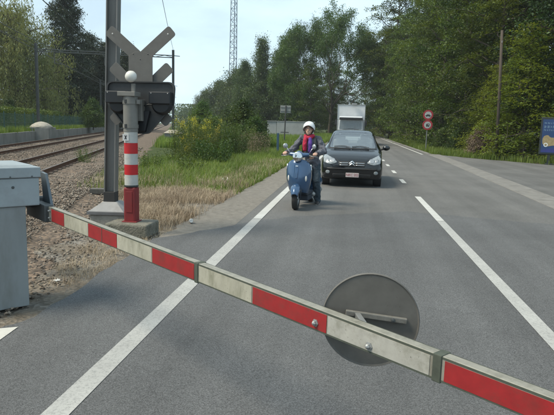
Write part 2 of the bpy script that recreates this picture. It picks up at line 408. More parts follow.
BALLAST = ballast_mat()
ns = [-10.4, -10.0, -9.5, -9, -8.3, -7.8, -7, -6.1, -5.2, -4.4, -3.6, -3, -2.5, -2.1, -1.7, -1.2]
zs = [-.06, -.02, .03, .06, .055, .055, .06, .02, .06, .055, .055, .06, .05, .02, -.01, -.045]
ss = [-6 + .6 * i for i in range(70)] + [36 + 4 * i for i in range(120)]
V = []; F = []
for i, s_ in enumerate(ss):
    for n_, z_ in zip(ns, zs):
        q = rail(n_ + rng.normal() * .05, s_, z_ + rng.normal() * .012); V.append(q)
c_ = len(ns)
for i in range(len(ss) - 1):
    for j in range(c_ - 1): F.append((i * c_ + j, i * c_ + j + 1, (i + 1) * c_ + j + 1, (i + 1) * c_ + j))
me = bpy.data.meshes.new('ballast_bed'); me.from_pydata(V, [], F); me.update()
tag(link('ballast_bed', me, BALLAST, smooth=True), kind='structure')

def rocks(name, pts, sizes, m, parent=None):
    """many small broken stones as one mesh (nobody could count them)"""
    base = np.array([(1, 0, 0), (-1, 0, 0), (0, 1, 0), (0, -1, 0), (0, 0, 1), (0, 0, -.6), (.7, .7, .3), (-.7, .6, .4)], float)[:6]
    tri = np.array([(0, 2, 4), (2, 1, 4), (1, 3, 4), (3, 0, 4), (2, 0, 5), (1, 2, 5), (3, 1, 5), (0, 3, 5)])
    n = len(pts)
    V = base[None] * rng.uniform(.55, 1.25, (n, 6, 1)) * np.asarray(sizes)[:, None, None]
    V[:, :, 2] *= .75
    a = rng.uniform(0, 2 * PI, n); ca, sa = np.cos(a)[:, None], np.sin(a)[:, None]
    tl = rng.uniform(-.6, .6, n)[:, None]
    x, y, z = V[:, :, 0].copy(), V[:, :, 1].copy(), V[:, :, 2].copy()
    y, z = y * np.cos(tl) - z * np.sin(tl), y * np.sin(tl) + z * np.cos(tl)
    V = np.stack([x * ca - y * sa, x * sa + y * ca, z], -1) + np.asarray(pts)[:, None, :]
    Fq = (tri[None] + (np.arange(n) * 6)[:, None, None]).reshape(-1, 3)
    return link(name, np_mesh(name, V.reshape(-1, 3), Fq), m, parent, fix=False)
STONE = island_mat('broken_stone', (.055, .043, .033), (.29, .245, .20))
def rails_pts(n, n0, n1, s0, s1, z0, z1):
    N_ = rng.uniform(n0, n1, n); S_ = s0 + (s1 - s0) * rng.uniform(0, 1, n) ** 1.5; Z_ = rng.uniform(z0, z1, n)
    return np.stack([N_ * math.cos(TH) - S_ * math.sin(TH), N_ * math.sin(TH) + S_ * math.cos(TH), Z_], -1)
pts = np.concatenate([rails_pts(17000, -3.35, -1.85, 5, 34, .02, .06), rails_pts(2600, -1.9, -1.0, 4, 20, -.035, .0), rails_pts(9000, -7.0, -3.6, 9, 45, .045, .075), rails_pts(5000, -9.5, -7.1, 14, 55, .045, .075), rails_pts(1500, -2.0, .3, 4, 14, -.035, -.015)])
keep = ~((pts[:, 0] > -2.75))
pts = pts[keep]; tag(rocks('ballast_stones', pts, rng.uniform(.013, .040, len(pts)) * np.where(np.hypot(pts[:, 0], pts[:, 1]) < 9.5, .68, 1.0), STONE), 'loose grey brown ballast stones spread between and beside the rails', 'gravel', kind='stuff')

RAILTOP = mat('rail_steel', (.20, .17, .15), .45, .7, var=.3, scale=3)
RUST = mat('rail_rust', (.105, .047, .025), .85, 0, var=.3, scale=5)
SLEEPER = mat('sleeper_concrete', (.135, .105, .080), .9, var=.25, scale=6, dirt=(.08, .06, .045), dirt_amt=.7)
def track(n0, n1, label):
    t = empty('railway_track', rail((n0 + n1) / 2, 5), 0, label, 'railway track', 'railway tracks'); o = Vector(t.location)
    prof = [(-.075, .0), (.075, .0), (.075, .018), (.012, .04), (.012, .12), (.034, .135), (.034, .155), (-.034, .155), (-.034, .135), (-.012, .12), (-.012, .04), (-.075, .018)]
    for n_ in (n0, n1):
        vs = []; fs = []; S = [1.0, 30, 80, 200, 420]
        for s_ in S:
            for a, b in prof: vs.append(tuple(rail(n_ + a, s_, .045 + b) - o))
        L_ = len(prof)
        for i in range(len(S) - 1):
            for k in range(L_): fs.append((i * L_ + k, i * L_ + (k + 1) % L_, (i + 1) * L_ + (k + 1) % L_, (i + 1) * L_ + k))
        fs.append(tuple(range(L_))); fs.append(tuple((len(S) - 1) * L_ + k for k in range(L_)))
        r = MB().add(vs, fs).build('rail', RUST, t)
        h = MB(); q = []
        for s_ in (1.0, 420):
            for a, b in ((-.028, .2035), (.028, .2035), (.028, .2005), (-.028, .2005)): q.append(tuple(rail(n_ + a, s_, b) - o))
        h.add(q, [(0, 1, 2, 3), (4, 5, 6, 7), (0, 1, 5, 4), (1, 2, 6, 5), (2, 3, 7, 6), (3, 0, 4, 7)]).build('running_surface', RAILTOP, r)
    sl = MB(); R3 = Matrix.Rotation(TH, 3, 'Z'); sl.box((0, 0, 0), (2.3, .25, .1), R3)
    for e in (-1, 1):
        sl.box(R3 @ Vector((e * (.75 + .13), 0, .065)), (.09, .14, .05), R3); sl.box(R3 @ Vector((e * (.75 - .13), 0, .065)), (.09, .14, .05), R3)
    smesh = sl.mesh('sleeper'); fix_normals(smesh); smesh.materials.append(SLEEPER)
    for i in range(95):
        s_ = 4 + i * .62
        so = bpy.data.objects.new('sleeper', smesh); col.objects.link(so); so.parent = t; so.location = rail((n0 + n1) / 2, s_, .018) - o
    return t
track(-3.55, -5.03, 'nearer of the two railway tracks, two rusty rails in brown ballast')
track(-7.1, -8.58, 'farther railway track running along the foot of the concrete platform wall')

# platform edge: concrete panels, earth fill behind
CONC = mat('weathered_concrete', (.20, .20, .185), .9, var=.28, scale=1.6, dirt=(.085, .085, .07), dirt_amt=.8, bump=.3, bscale=30, stretch=(1, 1, .35))
CONC2 = mat('pale_concrete', (.27, .255, .225), .9, var=.25, scale=3, dirt=(.12, .11, .09), dirt_amt=.7, bump=.4, bscale=40)
plat = empty('platform_wall', rail(-9.75, 20), 0, 'low grey concrete retaining wall of upright panels behind the railway tracks', 'wall'); po = Vector(plat.location)
R3 = Matrix.Rotation(TH, 3, 'Z')
for i in range(52):
    s_ = 8 + i * 2.4
    MB().box(rail(-9.75, s_ + 1.2, .30 + random.uniform(-.012, .012)) - po, (.14, 2.37, .78), R3).build('panel', CONC, plat, bevel=.012)
EARTH = mat('platform_earth', (.075, .078, .04), .95, var=.4, scale=2, bump=.5, bscale=12)
q = [rail(-9.84, 4), rail(-9.84, 180), rail(-60, 180), rail(-60, 4)]
pl = MB().slab([(v.x, v.y) for v in reversed(q)], -.1, .64).build('embankment', EARTH); tag(pl, kind='structure')

# green mesh fence on the embankment
GREEN = mat('green_fence_paint', (.035, .085, .075), .5, var=.15)
fence = empty('mesh_fence', rail(-10.6, 20, .64), 0, 'green wire mesh fence with slim posts standing above the railway wall', 'fence'); fo = Vector(fence.location)
pm = MB(); 
for k in range(21): pm.box((0, .06 + k * .119, .62), (.010, .010, 1.22))
for z_ in (.05, .62, 1.2): pm.box((.011, 1.25, z_), (.012, 2.42, .016))
pmesh = pm.mesh('mesh_panel'); fix_normals(pmesh); pmesh.materials.append(GREEN)
qm = MB().box((0, 0, .66), (.06, .06, 1.36)).mesh('post'); fix_normals(qm); qm.materials.append(GREEN)
for i in range(44):
    for nm, dm, ds in (('post', qm, 0), ('mesh_panel', pmesh, .0)):
        o = bpy.data.objects.new(nm, dm); col.objects.link(o); o.parent = fence; o.location = rail(-10.6, 8 + i * 2.5 + ds, .64) - fo; o.rotation_euler = (0, 0, TH)

# catenary gantries
STEEL = mat('catenary_steel', (.085, .090, .088), .6, .3, var=.2, scale=3, dirt=(.06, .05, .04), dirt_amt=.4)
MASTGREY = mat('mast_grey', (.175, .174, .166), .55, .2, var=.14, scale=2.5, dirt=(.06, .058, .05), dirt_amt=.5, stretch=(4, 4, .5))
INSUL = mat('insulator', (.11, .055, .035), .3)
def hbeam(mb, base, h, wd=.2, t=.014, R=R3, axis='Z'):
    for e in (-1, 1): mb.box(Vector(base) + R @ Vector((e * (wd / 2 - t / 2), 0, h / 2)), (t, wd, h), R)
    mb.box(Vector(base) + Vector((0, 0, h / 2)), (wd - 2 * t, t * .8, h), R)
def gantry(s_, label, n_r=-.1):
    g = empty('catenary_gantry', rail(n_r, s_), 0, label, 'gantry', 'catenary gantries over the tracks'); o = Vector(g.location)
    for n_ in (-9.9, n_r):
        mb = MB(); hbeam(mb, rail(n_, s_, .6 if n_ < -5 else .3) - o, 7.0 - (.6 if n_ < -5 else .3), .19); mb.build('mast', STEEL, g)
    mb = MB()
    for z_ in (6.42, 6.58): mb.box(rail((-9.9 + n_r) / 2, s_, z_) - o, (9.8 - .2, .1, .06), R3)
    for k in range(14): mb.tube([rail(-9.7 + k * .69, s_, 6.43 + .14 * (k % 2)) - o, rail(-9.7 + (k + 1) * .69, s_, 6.43 + .14 * ((k + 1) % 2)) - o], .02, 5)
    mb.build('cross_beam', STEEL, g)
    for n_ in (-4.3, -7.85):
        mb = MB().tube([rail(n_ - .8, s_, 6.4) - o, rail(n_ - .8, s_, 5.6) - o], .03, 6); mb.tube([rail(n_ - .8, s_, 5.65) - o, rail(n_ + .1, s_, 5.5) - o], .02, 6)
        mb.build('registration_arm', STEEL, g)
    MB().tube([rail(n_r + .5, s_, 6.55) - o, rail(n_r, s_, 6.58) - o], .03, 6).build('outrigger', STEEL, g)
    return g
gantry(44.0, 'nearest complete grey steel gantry spanning both tracks, behind the crossing sign')
gantry(80.0, 'second steel gantry along the railway, small behind the nearest one')
gantry(116.0, 'third steel gantry along the railway in the distance')
gantry(152.0, 'farthest tiny steel gantry over the railway tracks')

CAP = mat('mortar_cap', (.33, .30, .25), .95, var=.25, scale=5, dirt=(.16, .14, .11), dirt_amt=.6, bump=.5, bscale=30)
def mast_block(n_, s_, size, h, label, dome):
    g = empty('mast_foundation', rail(n_, s_), TH, label, 'foundation', 'gantry foundations')
    MB().box((0, 0, h / 2 - .1), (size[0], size[1], h + .2)).build('block', CONC, g, bevel=.02)
    if dome:
        MB().lathe([(1.02, h), (1.0, h + .06), (.8, h + .2), (.5, h + .33), (.2, h + .4), (.0001, h + .42)], 20, Matrix.Diagonal((size[0] / 2, size[1] / 2, 1, 1))).build('cap', CAP, g, smooth=True)
    else:
        MB().box((0, 0, h + .13), (size[0] * 1.1, size[1] * 1.1, .24), taper=.45).build('cap', CAP, g, bevel=.02)
    return g
mast_block(-9.55, 43.3, (1.5, 2.5), .95, 'concrete block with rounded mortar mound under the left gantry mast', True)
mast_block(-.1, 43.4, (1.3, 1.5), .75, 'concrete block with sloped pale cap beside the yellow flowering weeds', False)

# overhead wires: each one a thin sagging tube through all the gantries
WIRE = mat('wire_copper', (.06, .065, .06), .6, .3)
def wire(n_, z_, label, sag=.12, r=.017):
    pts = []
    S = [-26, 10, 44, 80, 116, 152]
    for a, b in zip(S[:-1], S[1:]):
        for k in range(8):
            u = k / 8; pts.append(rail(n_, a + (b - a) * u, z_ - sag * 4 * u * (1 - u)))
    pts.append(rail(n_, S[-1], z_))
    tag(MB().tube(pts, r, 5).build('overhead_wire', WIRE), label, 'wire', 'overhead wires')
wire(-4.3, 5.5, 'lower contact wire strung above the nearer railway track', .02)
wire(-4.3, 6.38, 'upper carrying wire sagging above the nearer railway track', .5)
wire(-7.85, 5.5, 'lower contact wire strung above the farther railway track', .02)
wire(-7.85, 6.38, 'upper carrying wire sagging above the farther railway track', .5)
def feeder():
    pts = [rail(-.95, 8.7, 7.45)]
    for a, b, n0, n1, z0, z1 in ((8.7, 44, -.95, -.1, 7.45, 7.02), (44, 80, -.1, -.1, 7.02, 7.02), (80, 116, -.1, -.1, 7.02, 7.02)):
        for k in range(1, 9):
            u = k / 8; pts.append(rail(n0 + (n1 - n0) * u, a + (b - a) * u, z0 + (z1 - z0) * u - .3 * 4 * u * (1 - u)))
    tag(MB().tube(pts, .012, 5).build('overhead_wire', WIRE), 'single feeder wire running from the big mast past the crossing cross', 'wire', 'overhead wires')
feeder()
#wire(-.1, 7.02, 'single feeder wire running mast top to mast top past the crossing cross', .35, .014)
wire(-10.4, 7.02, 'feeder wire along the left row of gantry masts', .35, .014)

# the big grey mast in the foreground on its footing
MAST = Vector((-3.60, 7.92, 0))
m_ = empty('catenary_mast', MAST + Vector((.03, 0, 0)), math.radians(6), 'tall grey steel mast on a concrete footing behind the striped post', 'mast')
mb = MB(); hbeam(mb, (0, 0, 0), 7.2, .165, .016, Matrix.Rotation(0, 3, 'Z')); cl_ = mb.build('column', MASTGREY, m_); cl_.location = (0, 0, .36); cl_.rotation_euler = (0, math.radians(1.7), 0)
MB().box((.003, 0, .44), (.175, .175, .2)).build('collar', mat('tar_black', (.03, .03, .03), .8), m_, bevel=.008)
MB().box((0.02, 0, .0), (.50, .56, .44)).build('footing', CONC2, m_, bevel=.02)
MB().box((0.02, 0, .245), (.56, .62, .05)).build('base_plate', mat('base_plate_grey', (.12, .12, .122), .6, .1, dirt=(.2, .2, .2), dirt_amt=.4), m_, bevel=.006)
MB().box((0.02, 0, .33), (.52, .58, .12), taper=.42).build('sloped_cap', mat('footing_cap_grey', (.24, .24, .24), .7, dirt=(.15, .14, .13), dirt_amt=.5, scale=9), m_, bevel=.006)

# loose slabs and cable trough
def slab_thing(name, c, d, rz, label, m=CONC2, tilt=0):
    o = MB().box((0, 0, 0), d).build(name, m, bevel=.012); o.location = c; o.rotation_euler = (tilt, 0, rz); return tag(o, label, 'slab')
tr = empty('cable_trough', rail(.4, 17.3), 0, 'pale concrete cable trough lids in a line beyond the dry grass', 'cable trough'); to = Vector(tr.location)
for k in range(7):
    MB().box(Vector((-6.75 + k * .50, 16.35 - k * .06 + random.uniform(-.02, .02), .0)) - to, (.48, .34, .1), rot('Z', -6 + random.uniform(-2, 2))).build('lid', CONC2, tr, bevel=.01)
slab_thing('stone_slab', (-5.45, 11.55, .045), (.42, .2, .12), .2, 'small dark stone slab lying on ballast left of grey mast', mat('dark_stone', (.09, .085, .075), .95, var=.3, scale=12))
# ------------------------------------------------------------------ level crossing barrier
CAB = mat('cabinet_blue_grey', (.265, .300, .318), .5, .0, var=.10, scale=4, dirt=(.17, .175, .165), dirt_amt=.5, specks=.18)
PED = mat('pedestal_blue_grey', (.215, .235, .24), .55, .0, var=.12, scale=2, dirt=(.11, .105, .09), dirt_amt=.6, stretch=(2, 2, .5))
ALU = mat('boom_aluminium', (.25, .24, .205), .55, .15, var=.2, scale=14, dirt=(.085, .085, .055), dirt_amt=.8, specks=.5)
RED = mat('red_reflective', (.26, .014, .016), .5, var=.2, scale=18, dirt=(.13, .035, .028), dirt_amt=.75, specks=.5)
WHT = mat('white_reflective', (.34, .33, .27), .55, var=.2, scale=16, dirt=(.12, .125, .075), dirt_amt=.85, stretch=(1, 1, .4), specks=.7)
WHT2 = mat('white_reflective_clean', (.335, .33, .30), .5, var=.14, scale=18, dirt=(.13, .13, .09), dirt_amt=.75, specks=.7)
DKMET = mat('dark_fitting', (.075, .082, .085), .5, .4, var=.2, scale=10)
GALV = mat('galvanised', (.30, .31, .31), .45, .5, var=.15, scale=12)
EDGE = mat('stripe_edging', (.055, .065, .05), .8, var=.3, scale=30)
bar = empty('level_crossing_barrier', (-2.232, 4.128, 0), math.radians(-41.96), 'red and white striped barrier boom lowered across the road from blue grey cabinet', 'barrier')
def bh(x): return max(.122 - .0095 * max(x, 0), .088)
boom = MB()
xs = [-.42, 0, 1.0, 2.0, 3.45, 4.6, 6.4]; T = .046
vs = []; 
for x in xs:
    for y, z in ((-T / 2, .86 - bh(x)), (T / 2, .86 - bh(x)), (T / 2, .86), (-T / 2, .86)): vs.append((x, y, z))
fs = [(4 * i + k, 4 * i + (k + 1) % 4, 4 * i + 4 + (k + 1) % 4, 4 * i + 4 + k) for i in range(len(xs) - 1) for k in range(4)] + [(0, 1, 2, 3), tuple(4 * (len(xs) - 1) + k for k in range(4))]
boom = MB().add(vs, fs).build('boom', ALU, bar, bevel=.006, seg=3)
cuts = [(-.30, 0, 'R'), (0, .49, 'W'), (.49, .98, 'R'), (.98, 1.47, 'W'), (1.47, 1.945, 'R'), (1.985, 2.45, 'W'), (2.45, 2.94, 'R'), (2.94, 3.425, 'w'), (3.475, 3.95, 'R'), (3.95, 4.41, 'w'), (4.41, 4.9, 'R'), (4.9, 5.39, 'w'), (5.39, 5.88, 'R'), (5.88, 6.37, 'w')]
cuts[8] = (3.475, 3.96, 'R')
for a, b, c_ in cuts:
    st = MB(); e = .004
    for sgn in (-1, 1):
        y0, y1 = sgn * (T / 2 - .002), sgn * (T / 2 + .0022)
        st.add([(a + e, y0, .86 - bh(a) + .008), (b - e, y0, .86 - bh(b) + .008), (b - e, y0, .849), (a + e, y0, .849), (a + e, y1, .86 - bh(a) + .008), (b - e, y1, .86 - bh(b) + .008), (b - e, y1, .849), (a + e, y1, .849)],
               [(0, 3, 2, 1), (4, 5, 6, 7), (0, 1, 5, 4), (1, 2, 6, 5), (2, 3, 7, 6), (3, 0, 4, 7)])
    st.build('red_stripe' if c_ == 'R' else 'white_stripe', {'R': RED, 'W': WHT, 'w': WHT2}[c_], boom)
MB().box((.735, -T / 2 - .002, .86 - bh(.735) / 2), (.006, .004, bh(.735) - .016)).build('seam', EDGE, boom)
for sgn in (-1, 1):      # dark edging below and above the film
    for up_ in (0, 1):
        q = []
        for x in (-.30, 2.0, 3.6, 6.37):
            z_ = .8555 if up_ else .86 - bh(x) + .004
            q += [(x, sgn * (T / 2 - .001), z_ - .0035), (x, sgn * (T / 2 + .0012), z_ - .0035), (x, sgn * (T / 2 + .0012), z_ + .0035), (x, sgn * (T / 2 - .001), z_ + .0035)]
        MB().add(q, [(4 * i + k, 4 * i + (k + 1) % 4, 4 * i + 4 + (k + 1) % 4, 4 * i + 4 + k) for i in range(3) for k in range(4)] + [(0, 1, 2, 3), (12, 13, 14, 15)]).build('edging', EDGE, boom)
for x in (1.965, 3.45):
    h = bh(x) + .008
    MB().box((x, 0, .861 - h / 2 + .002), (.034, T + .010, h)).build('joint_collar', EDGE, boom, bevel=.003)
def bolt(x, z, r=.011):
    MB().lathe([(r * 1.5, 0), (r * 1.5, .004), (r, .005), (r * .95, .012), (r * .4, .018), (.0001, .019)], 6, Matrix.Translation((x, -T / 2 - .002, z)) @ Matrix.Rotation(PI / 2, 4, 'X')).build('bolt', GALV, boom)
bolt(2.875, .80); bolt(3.16, .795)
for x, z in ((-.38, .83), (-.38, .77), (-.33, .83), (-.33, .77)): bolt(x, z, .008)
# round sign seen from behind, on a bracket above the boom
disc = empty('sign_disc', (3.006, .163, .810), math.radians(41.96)); disc.parent = bar
GREYB = mat('sign_back_grey', (.102, .097, .088), .7, .0, var=.22, scale=11, dirt=(.10, .095, .085), dirt_amt=.7, specks=.4)
RX = Matrix.Rotation(PI / 2, 4, 'X')
dm = MB().lathe([(.0001, .004), (.192, .004), (.198, .008), (.201, .003), (.201, -.004), (.0001, -.004)], 64, RX).build('sign_plate', GREYB, disc, auto=30)
MB().lathe([(.0001, 0), (.19, 0), (.19, .002), (.0001, .002)], 64, Matrix.Translation((0, .007, 0)) @ RX).build('sign_face', mat('sign_red_face', (.3, .02, .02), .4), disc)
MB().box((.022, -.016, .022), (.25, .018, .022), rot('Y', 4.5)).build('bracket_bar', mat('bracket_dull', (.17, .165, .15), .6, .2, var=.25, scale=20, dirt=(.08, .075, .06), dirt_amt=.7), disc, bevel=.003)
MB().add([(-.065, -.02, .035), (-.042, -.02, .035), (-.02, -.15, .045), (-.043, -.15, .045), (-.065, -.02, .012), (-.042, -.02, .012), (-.02, -.15, .02), (-.043, -.15, .02)], [(0, 1, 2, 3), (7, 6, 5, 4), (0, 4, 5, 1), (1, 5, 6, 2), (2, 6, 7, 3), (3, 7, 4, 0)]).build('bracket_stub', GALV, disc, bevel=.003)
for x in (-.06, .09): MB().lathe([(.009, 0), (.008, .006), (.0001, .008)], 8, Matrix.Translation((x, -.026, .022 - x * .07)) @ RX).build('bracket_bolt', DKMET, disc)
# drive cabinet and pedestal
cab = MB().box((-.76, -.415, .985), (.64, .69, .235)).build('cabinet', CAB, bar, bevel=.008)
MB().box((-.76, -.415, 1.15), (.665, .715, .088)).build('lid', CAB, cab, bevel=.008)
MB().box((-.76, -.415, 1.201), (.62, .67, .018), taper=.9).build('lid_crown', CAB, cab, bevel=.004)
for y in (-.13, -.30, -.47): MB().lathe([(.007, 0), (.006, .004), (.0001, .005)], 8, Matrix.Translation((-.427, y, 1.117)) @ Matrix.Rotation(PI / 2, 4, 'Y')).build('screw', DKMET, cab)
MB().lathe([(.012, 0), (.012, .004), (.005, .006), (.0001, .006)], 10, Matrix.Translation((-.44, -.28, 1.03)) @ Matrix.Rotation(PI / 2, 4, 'Y')).build('lock', DKMET, cab)
ped = MB().box((-.70, -.435, .43), (.48, .51, .87)).build('pedestal', PED, bar, bevel=.006)
MB().box((-.62, -.02, .80), (.50, .075, .15)).build('boom_root', DKMET, bar, bevel=.008)
MB().lathe([(.05, -.1), (.05, .05)], 16, Matrix.Translation((-.72, -.05, .86)) @ RX).build('pivot_shaft', DKMET, bar)
MB().add([(-.66, .03, .82), (-.46, .03, .82), (-.60, .03, 1.12), (-.72, .03, 1.13), (-.66, .055, .82), (-.46, .055, .82), (-.60, .055, 1.12), (-.72, .055, 1.13)],
         [(0, 3, 2, 1), (4, 5, 6, 7), (0, 1, 5, 4), (1, 2, 6, 5), (2, 3, 7, 6), (3, 0, 4, 7)]).build('lever_plate', mat('lever_blue', (.11, .135, .155), .5, .2), bar, bevel=.004)
MB().box((-1.25, .0, .83), (.75, .05, .1)).build('counter_arm', DKMET, bar, bevel=.005)
MB().box((-1.6, .0, .83), (.3, .2, .3)).build('counterweight', PED, bar, bevel=.01)

# ------------------------------------------------------------------ crossing signal on the striped post, seen from behind
sig = empty('crossing_signal', (-3.07, 7.5, .165), 0, 'level crossing signal on striped red and white post, seen from the back', 'signal')
Z0 = -.165
CROSSG = mat('cross_back_grey', (.108, .105, .098), .65, .0, var=.16, scale=7, dirt=(.095, .09, .08), dirt_amt=.7, specks=.35)
BOARD = mat('signal_board_dark', (.032, .034, .036), .55, .1, var=.18, scale=6, dirt=(.085, .085, .08), dirt_amt=.4)
HOUS = mat('lamp_housing_black', (.009, .011, .014), .45, var=.2)
POSTG = mat('post_grey', (.17, .165, .150), .6, .1, var=.15, scale=6, dirt=(.10, .09, .075), dirt_amt=.5)
PRED = mat('post_red', (.42, .006, .010), .5, var=.08, scale=8, dirt=(.2, .03, .03), dirt_amt=.2)
PWHT = mat('post_white', (.42, .42, .40), .5, var=.08, scale=8, dirt=(.25, .25, .22), dirt_amt=.5)
PDRED = mat('post_dark_red', (.175, .012, .014), .6, var=.18, scale=6, dirt=(.10, .02, .02), dirt_amt=.5)
def ring(r0, z0, r1, z1, m, name, par=sig, n=28):
    return MB().lathe([(r0, z0 + Z0), (r1, z1 + Z0)], n).build(name, m, par, auto=40)
pl_ = MB().box((.01, .0, -.09), (.62, .5, .20)).build('plinth', mat('mossy_concrete', (.15, .142, .115), .95, var=.35, scale=10, dirt=(.055, .06, .035), dirt_amt=.8, bump=.8, bscale=45), sig, bevel=.025)
ft = MB().box((0, 0, .255), (.175, .175, .51)).build('base_casing', PDRED, sig, bevel=.03, seg=3)
MB().box((0, -.091, .30), (.09, .006, .3)).build('inspection_cover', PDRED, ft, bevel=.003)
MB().box((0, 0, .012), (.215, .215, .024)).build('foot_flange', PDRED, ft, bevel=.004)
ring(.098, .676, .098, .70, BOARD, 'band')
for a, b, m in ((.70, .847, PWHT), (.847, .991, PRED), (.991, 1.144, PWHT), (1.144, 1.294, PRED), (1.294, 1.448, PWHT)):
    ring(.094, a + .0005, .094, b - .0005, m, 'white_band' if m is PWHT else 'red_band')
tag_ = MB().box((-.035, -.0965, 1.372 + Z0), (.088, .012, .092)).build('number_tag', mat('tag_white', (.5, .5, .5), .5), sig)
xm = MB()
for s_ in (-1, 1): xm.box((-.035, -.1035, 1.372 + Z0), (.011, .003, .058), rot('Y', 26 * s_))
xm.build('letter', mat('tag_ink', (.015, .015, .02), .6), tag_)
ring(.100, 1.449, .100, 1.94, POSTG, 'upper_post')
MB().box((-.02, 0, 1.965 + Z0), (.255, .22, .062)).build('post_cap', POSTG, sig, bevel=.006)
for z_ in (1.50, 1.83): MB().lathe([(.108, z_ + Z0), (.108, z_ + .05 + Z0)], 28).build('clamp_ring', POSTG, sig, auto=40)
MB().box((-.03, -.104, 1.865 + Z0), (.03, .02, .05)).build('clamp_screw', BOARD, sig, bevel=.003); MB().box((-.03, -.104, 1.53 + Z0), (.03, .02, .05)).build('clamp_screw', BOARD, sig, bevel=.003)
MB().box((.13, -.03, 1.86 + Z0), (.05, .05, .06)).build('cable_gland', POSTG, sig, bevel=.004)
# warning bell: white dome on a small stem
bl = MB().lathe([(.0001, -.05), (.05, -.048), (.072, -.03), (.082, 0), (.076, .03), (.055, .06), (.025, .077), (.0001, .08)], 24, Matrix.Translation((.028, -.04, 2.2 + Z0)) @ Matrix.Rotation(math.radians(60), 4, 'X')).build('bell', mat('bell_white', (.60, .59, .55), .4, var=.06, dirt=(.4, .38, .33), dirt_amt=.3), sig, smooth=True)
MB().box((.045, 0, 2.045 + Z0), (.05, .04, .13)).build('bell_stem', POSTG, sig, bevel=.004)
# lamp board (rounded triangle) and lamp housings
def rounded(poly, r, n=6):
    out_ = []
    for i, p in enumerate(poly):
        p = Vector(p); a = Vector(poly[i - 1]); b = Vector(poly[(i + 1) % len(poly)])
        da = (a - p).normalized(); db = (b - p).normalized(); ang = da.angle(db); d = min(r / math.tan(ang / 2), (a - p).length * .48, (b - p).length * .48)
        p0, p1 = p + da * d, p + db * d
        for k in range(n + 1):
            u = k / n; out_.append(tuple((1 - u) ** 2 * p0 + 2 * u * (1 - u) * p + u * u * p1))
    return out_
def bk(x, z): return ((x - 3.1) * 1.030 + 3.1 - .03, 1.6 + (z - 1.6) * 1.030 + Z0)
YB = .225
tri = rounded([bk(-.315, 2.14), bk(.68, 2.14), bk(.66, 1.83), bk(.30, 1.425), bk(.02, 1.425), bk(-.30, 1.83)], .10)
brd = MB().prism(tri, YB, YB + .012).build('lamp_board', BOARD, sig)
cx_ = sum(p[0] for p in tri) / len(tri); cz_ = sum(p[1] for p in tri) / len(tri)
inner = [(cx_ + (x - cx_) * .955, cz_ + (z - cz_) * .955) for x, z in tri]
n_ = len(tri); vs = [(x, YB - .03, z) for x, z in tri] + [(x, YB - .03, z) for x, z in inner] + [(x, YB, z) for x, z in tri] + [(x, YB, z) for x, z in inner]
fs = []
for k in range(n_):
    j = (k + 1) % n_; fs += [(k, j, n_ + j, n_ + k), (k, 2 * n_ + k, 2 * n_ + j, j), (n_ + k, n_ + j, 3 * n_ + j, 3 * n_ + k)]
MB().add(vs, fs).build('board_rim', BOARD, brd)
for bx in (-.12, .50):
    x_, z_ = bk(bx, 1.86); hs = MB().box((x_, YB - .085, z_ + .06), (.31, .15, .17)).build('lamp_housing', HOUS, sig, bevel=.012)
    MB().lathe([(.150, 0), (.150, .06), (.12, .10), (.0001, .105)], 24, Matrix.Translation((x_, YB, z_ - .02)) @ RX).build('lamp_bowl', HOUS, hs, auto=40)
    for dx in (-.12, .12): MB().lathe([(.008, 0), (.0001, .006)], 8, Matrix.Translation((x_ + dx, YB - .16, z_ + .12)) @ RX).build('housing_screw', GALV, hs)
MB().tube([(bk(.2, 0)[0], YB - .05, bk(0, 1.80)[1]), (bk(.33, 0)[0], YB - .06, bk(0, 1.83)[1]), (bk(.5, 0)[0], YB - .06, bk(0, 1.79)[1])], .010, 8).build('cable', BOARD, sig, smooth=True)
MB().box((.06, YB - .07, 1.75 + Z0), (.14, .13, .3)).build('mounting_bracket', POSTG, sig, bevel=.006)
MB().prism([bk(*p) for p in ((.03, 1.74), (.33, 1.74), (.26, 1.46), (.06, 1.46))], YB - .07, YB - .001).build('terminal_box', HOUS, sig, bevel=.01)
# double St Andrew's cross, back side, plates behind the lamp board
def arm(p, q, wd=.155, y=YB + .03, name='cross_arm'):
    p = Vector(bk(*p)); q = Vector(bk(*q)); d = (q - p).normalized(); nrm = Vector((-d.y, d.x)) * wd / 2
    poly = rounded([tuple(p - nrm), tuple(q - nrm), tuple(q + nrm), tuple(p + nrm)], .045, 5)
    return MB().prism(poly, y, y + .008).build(name, CROSSG, sig, bevel=.002)
arm((.625, 2.835), (.10, 2.38), .165, y=YB + .03); arm((-.295, 2.835), (.24, 2.38), .165, y=YB + .040)
arm((.585, 2.355), (-.255, 1.58), .165, y=YB + .05); arm((-.255, 2.355), (.57, 1.585), .165, y=YB + .06)
cp = MB().prism([bk(*p) for p in ((.0, 2.49), (.09, 2.54), (.25, 2.54), (.345, 2.49), (.345, 2.10), (.0, 2.10))], YB + .018, YB + .026).build('centre_plate', CROSSG, sig, bevel=.002)
for x, z in ((.17, 2.44), (.07, 2.51), (.28, 2.51)): MB().lathe([(.010, 0), (.0001, .006)], 8, Matrix.Translation((bk(x, 0)[0], YB + .018, bk(0, z)[1])) @ RX).build('plate_bolt', BOARD, cp)
for x, z in ((.56, 2.78), (-.23, 2.78)): MB().lathe([(.012, 0), (.0001, .005)], 8, Matrix.Translation((bk(x, 0)[0], YB + .03, bk(0, z)[1])) @ RX).build('arm_reflector', PWHT, sig)
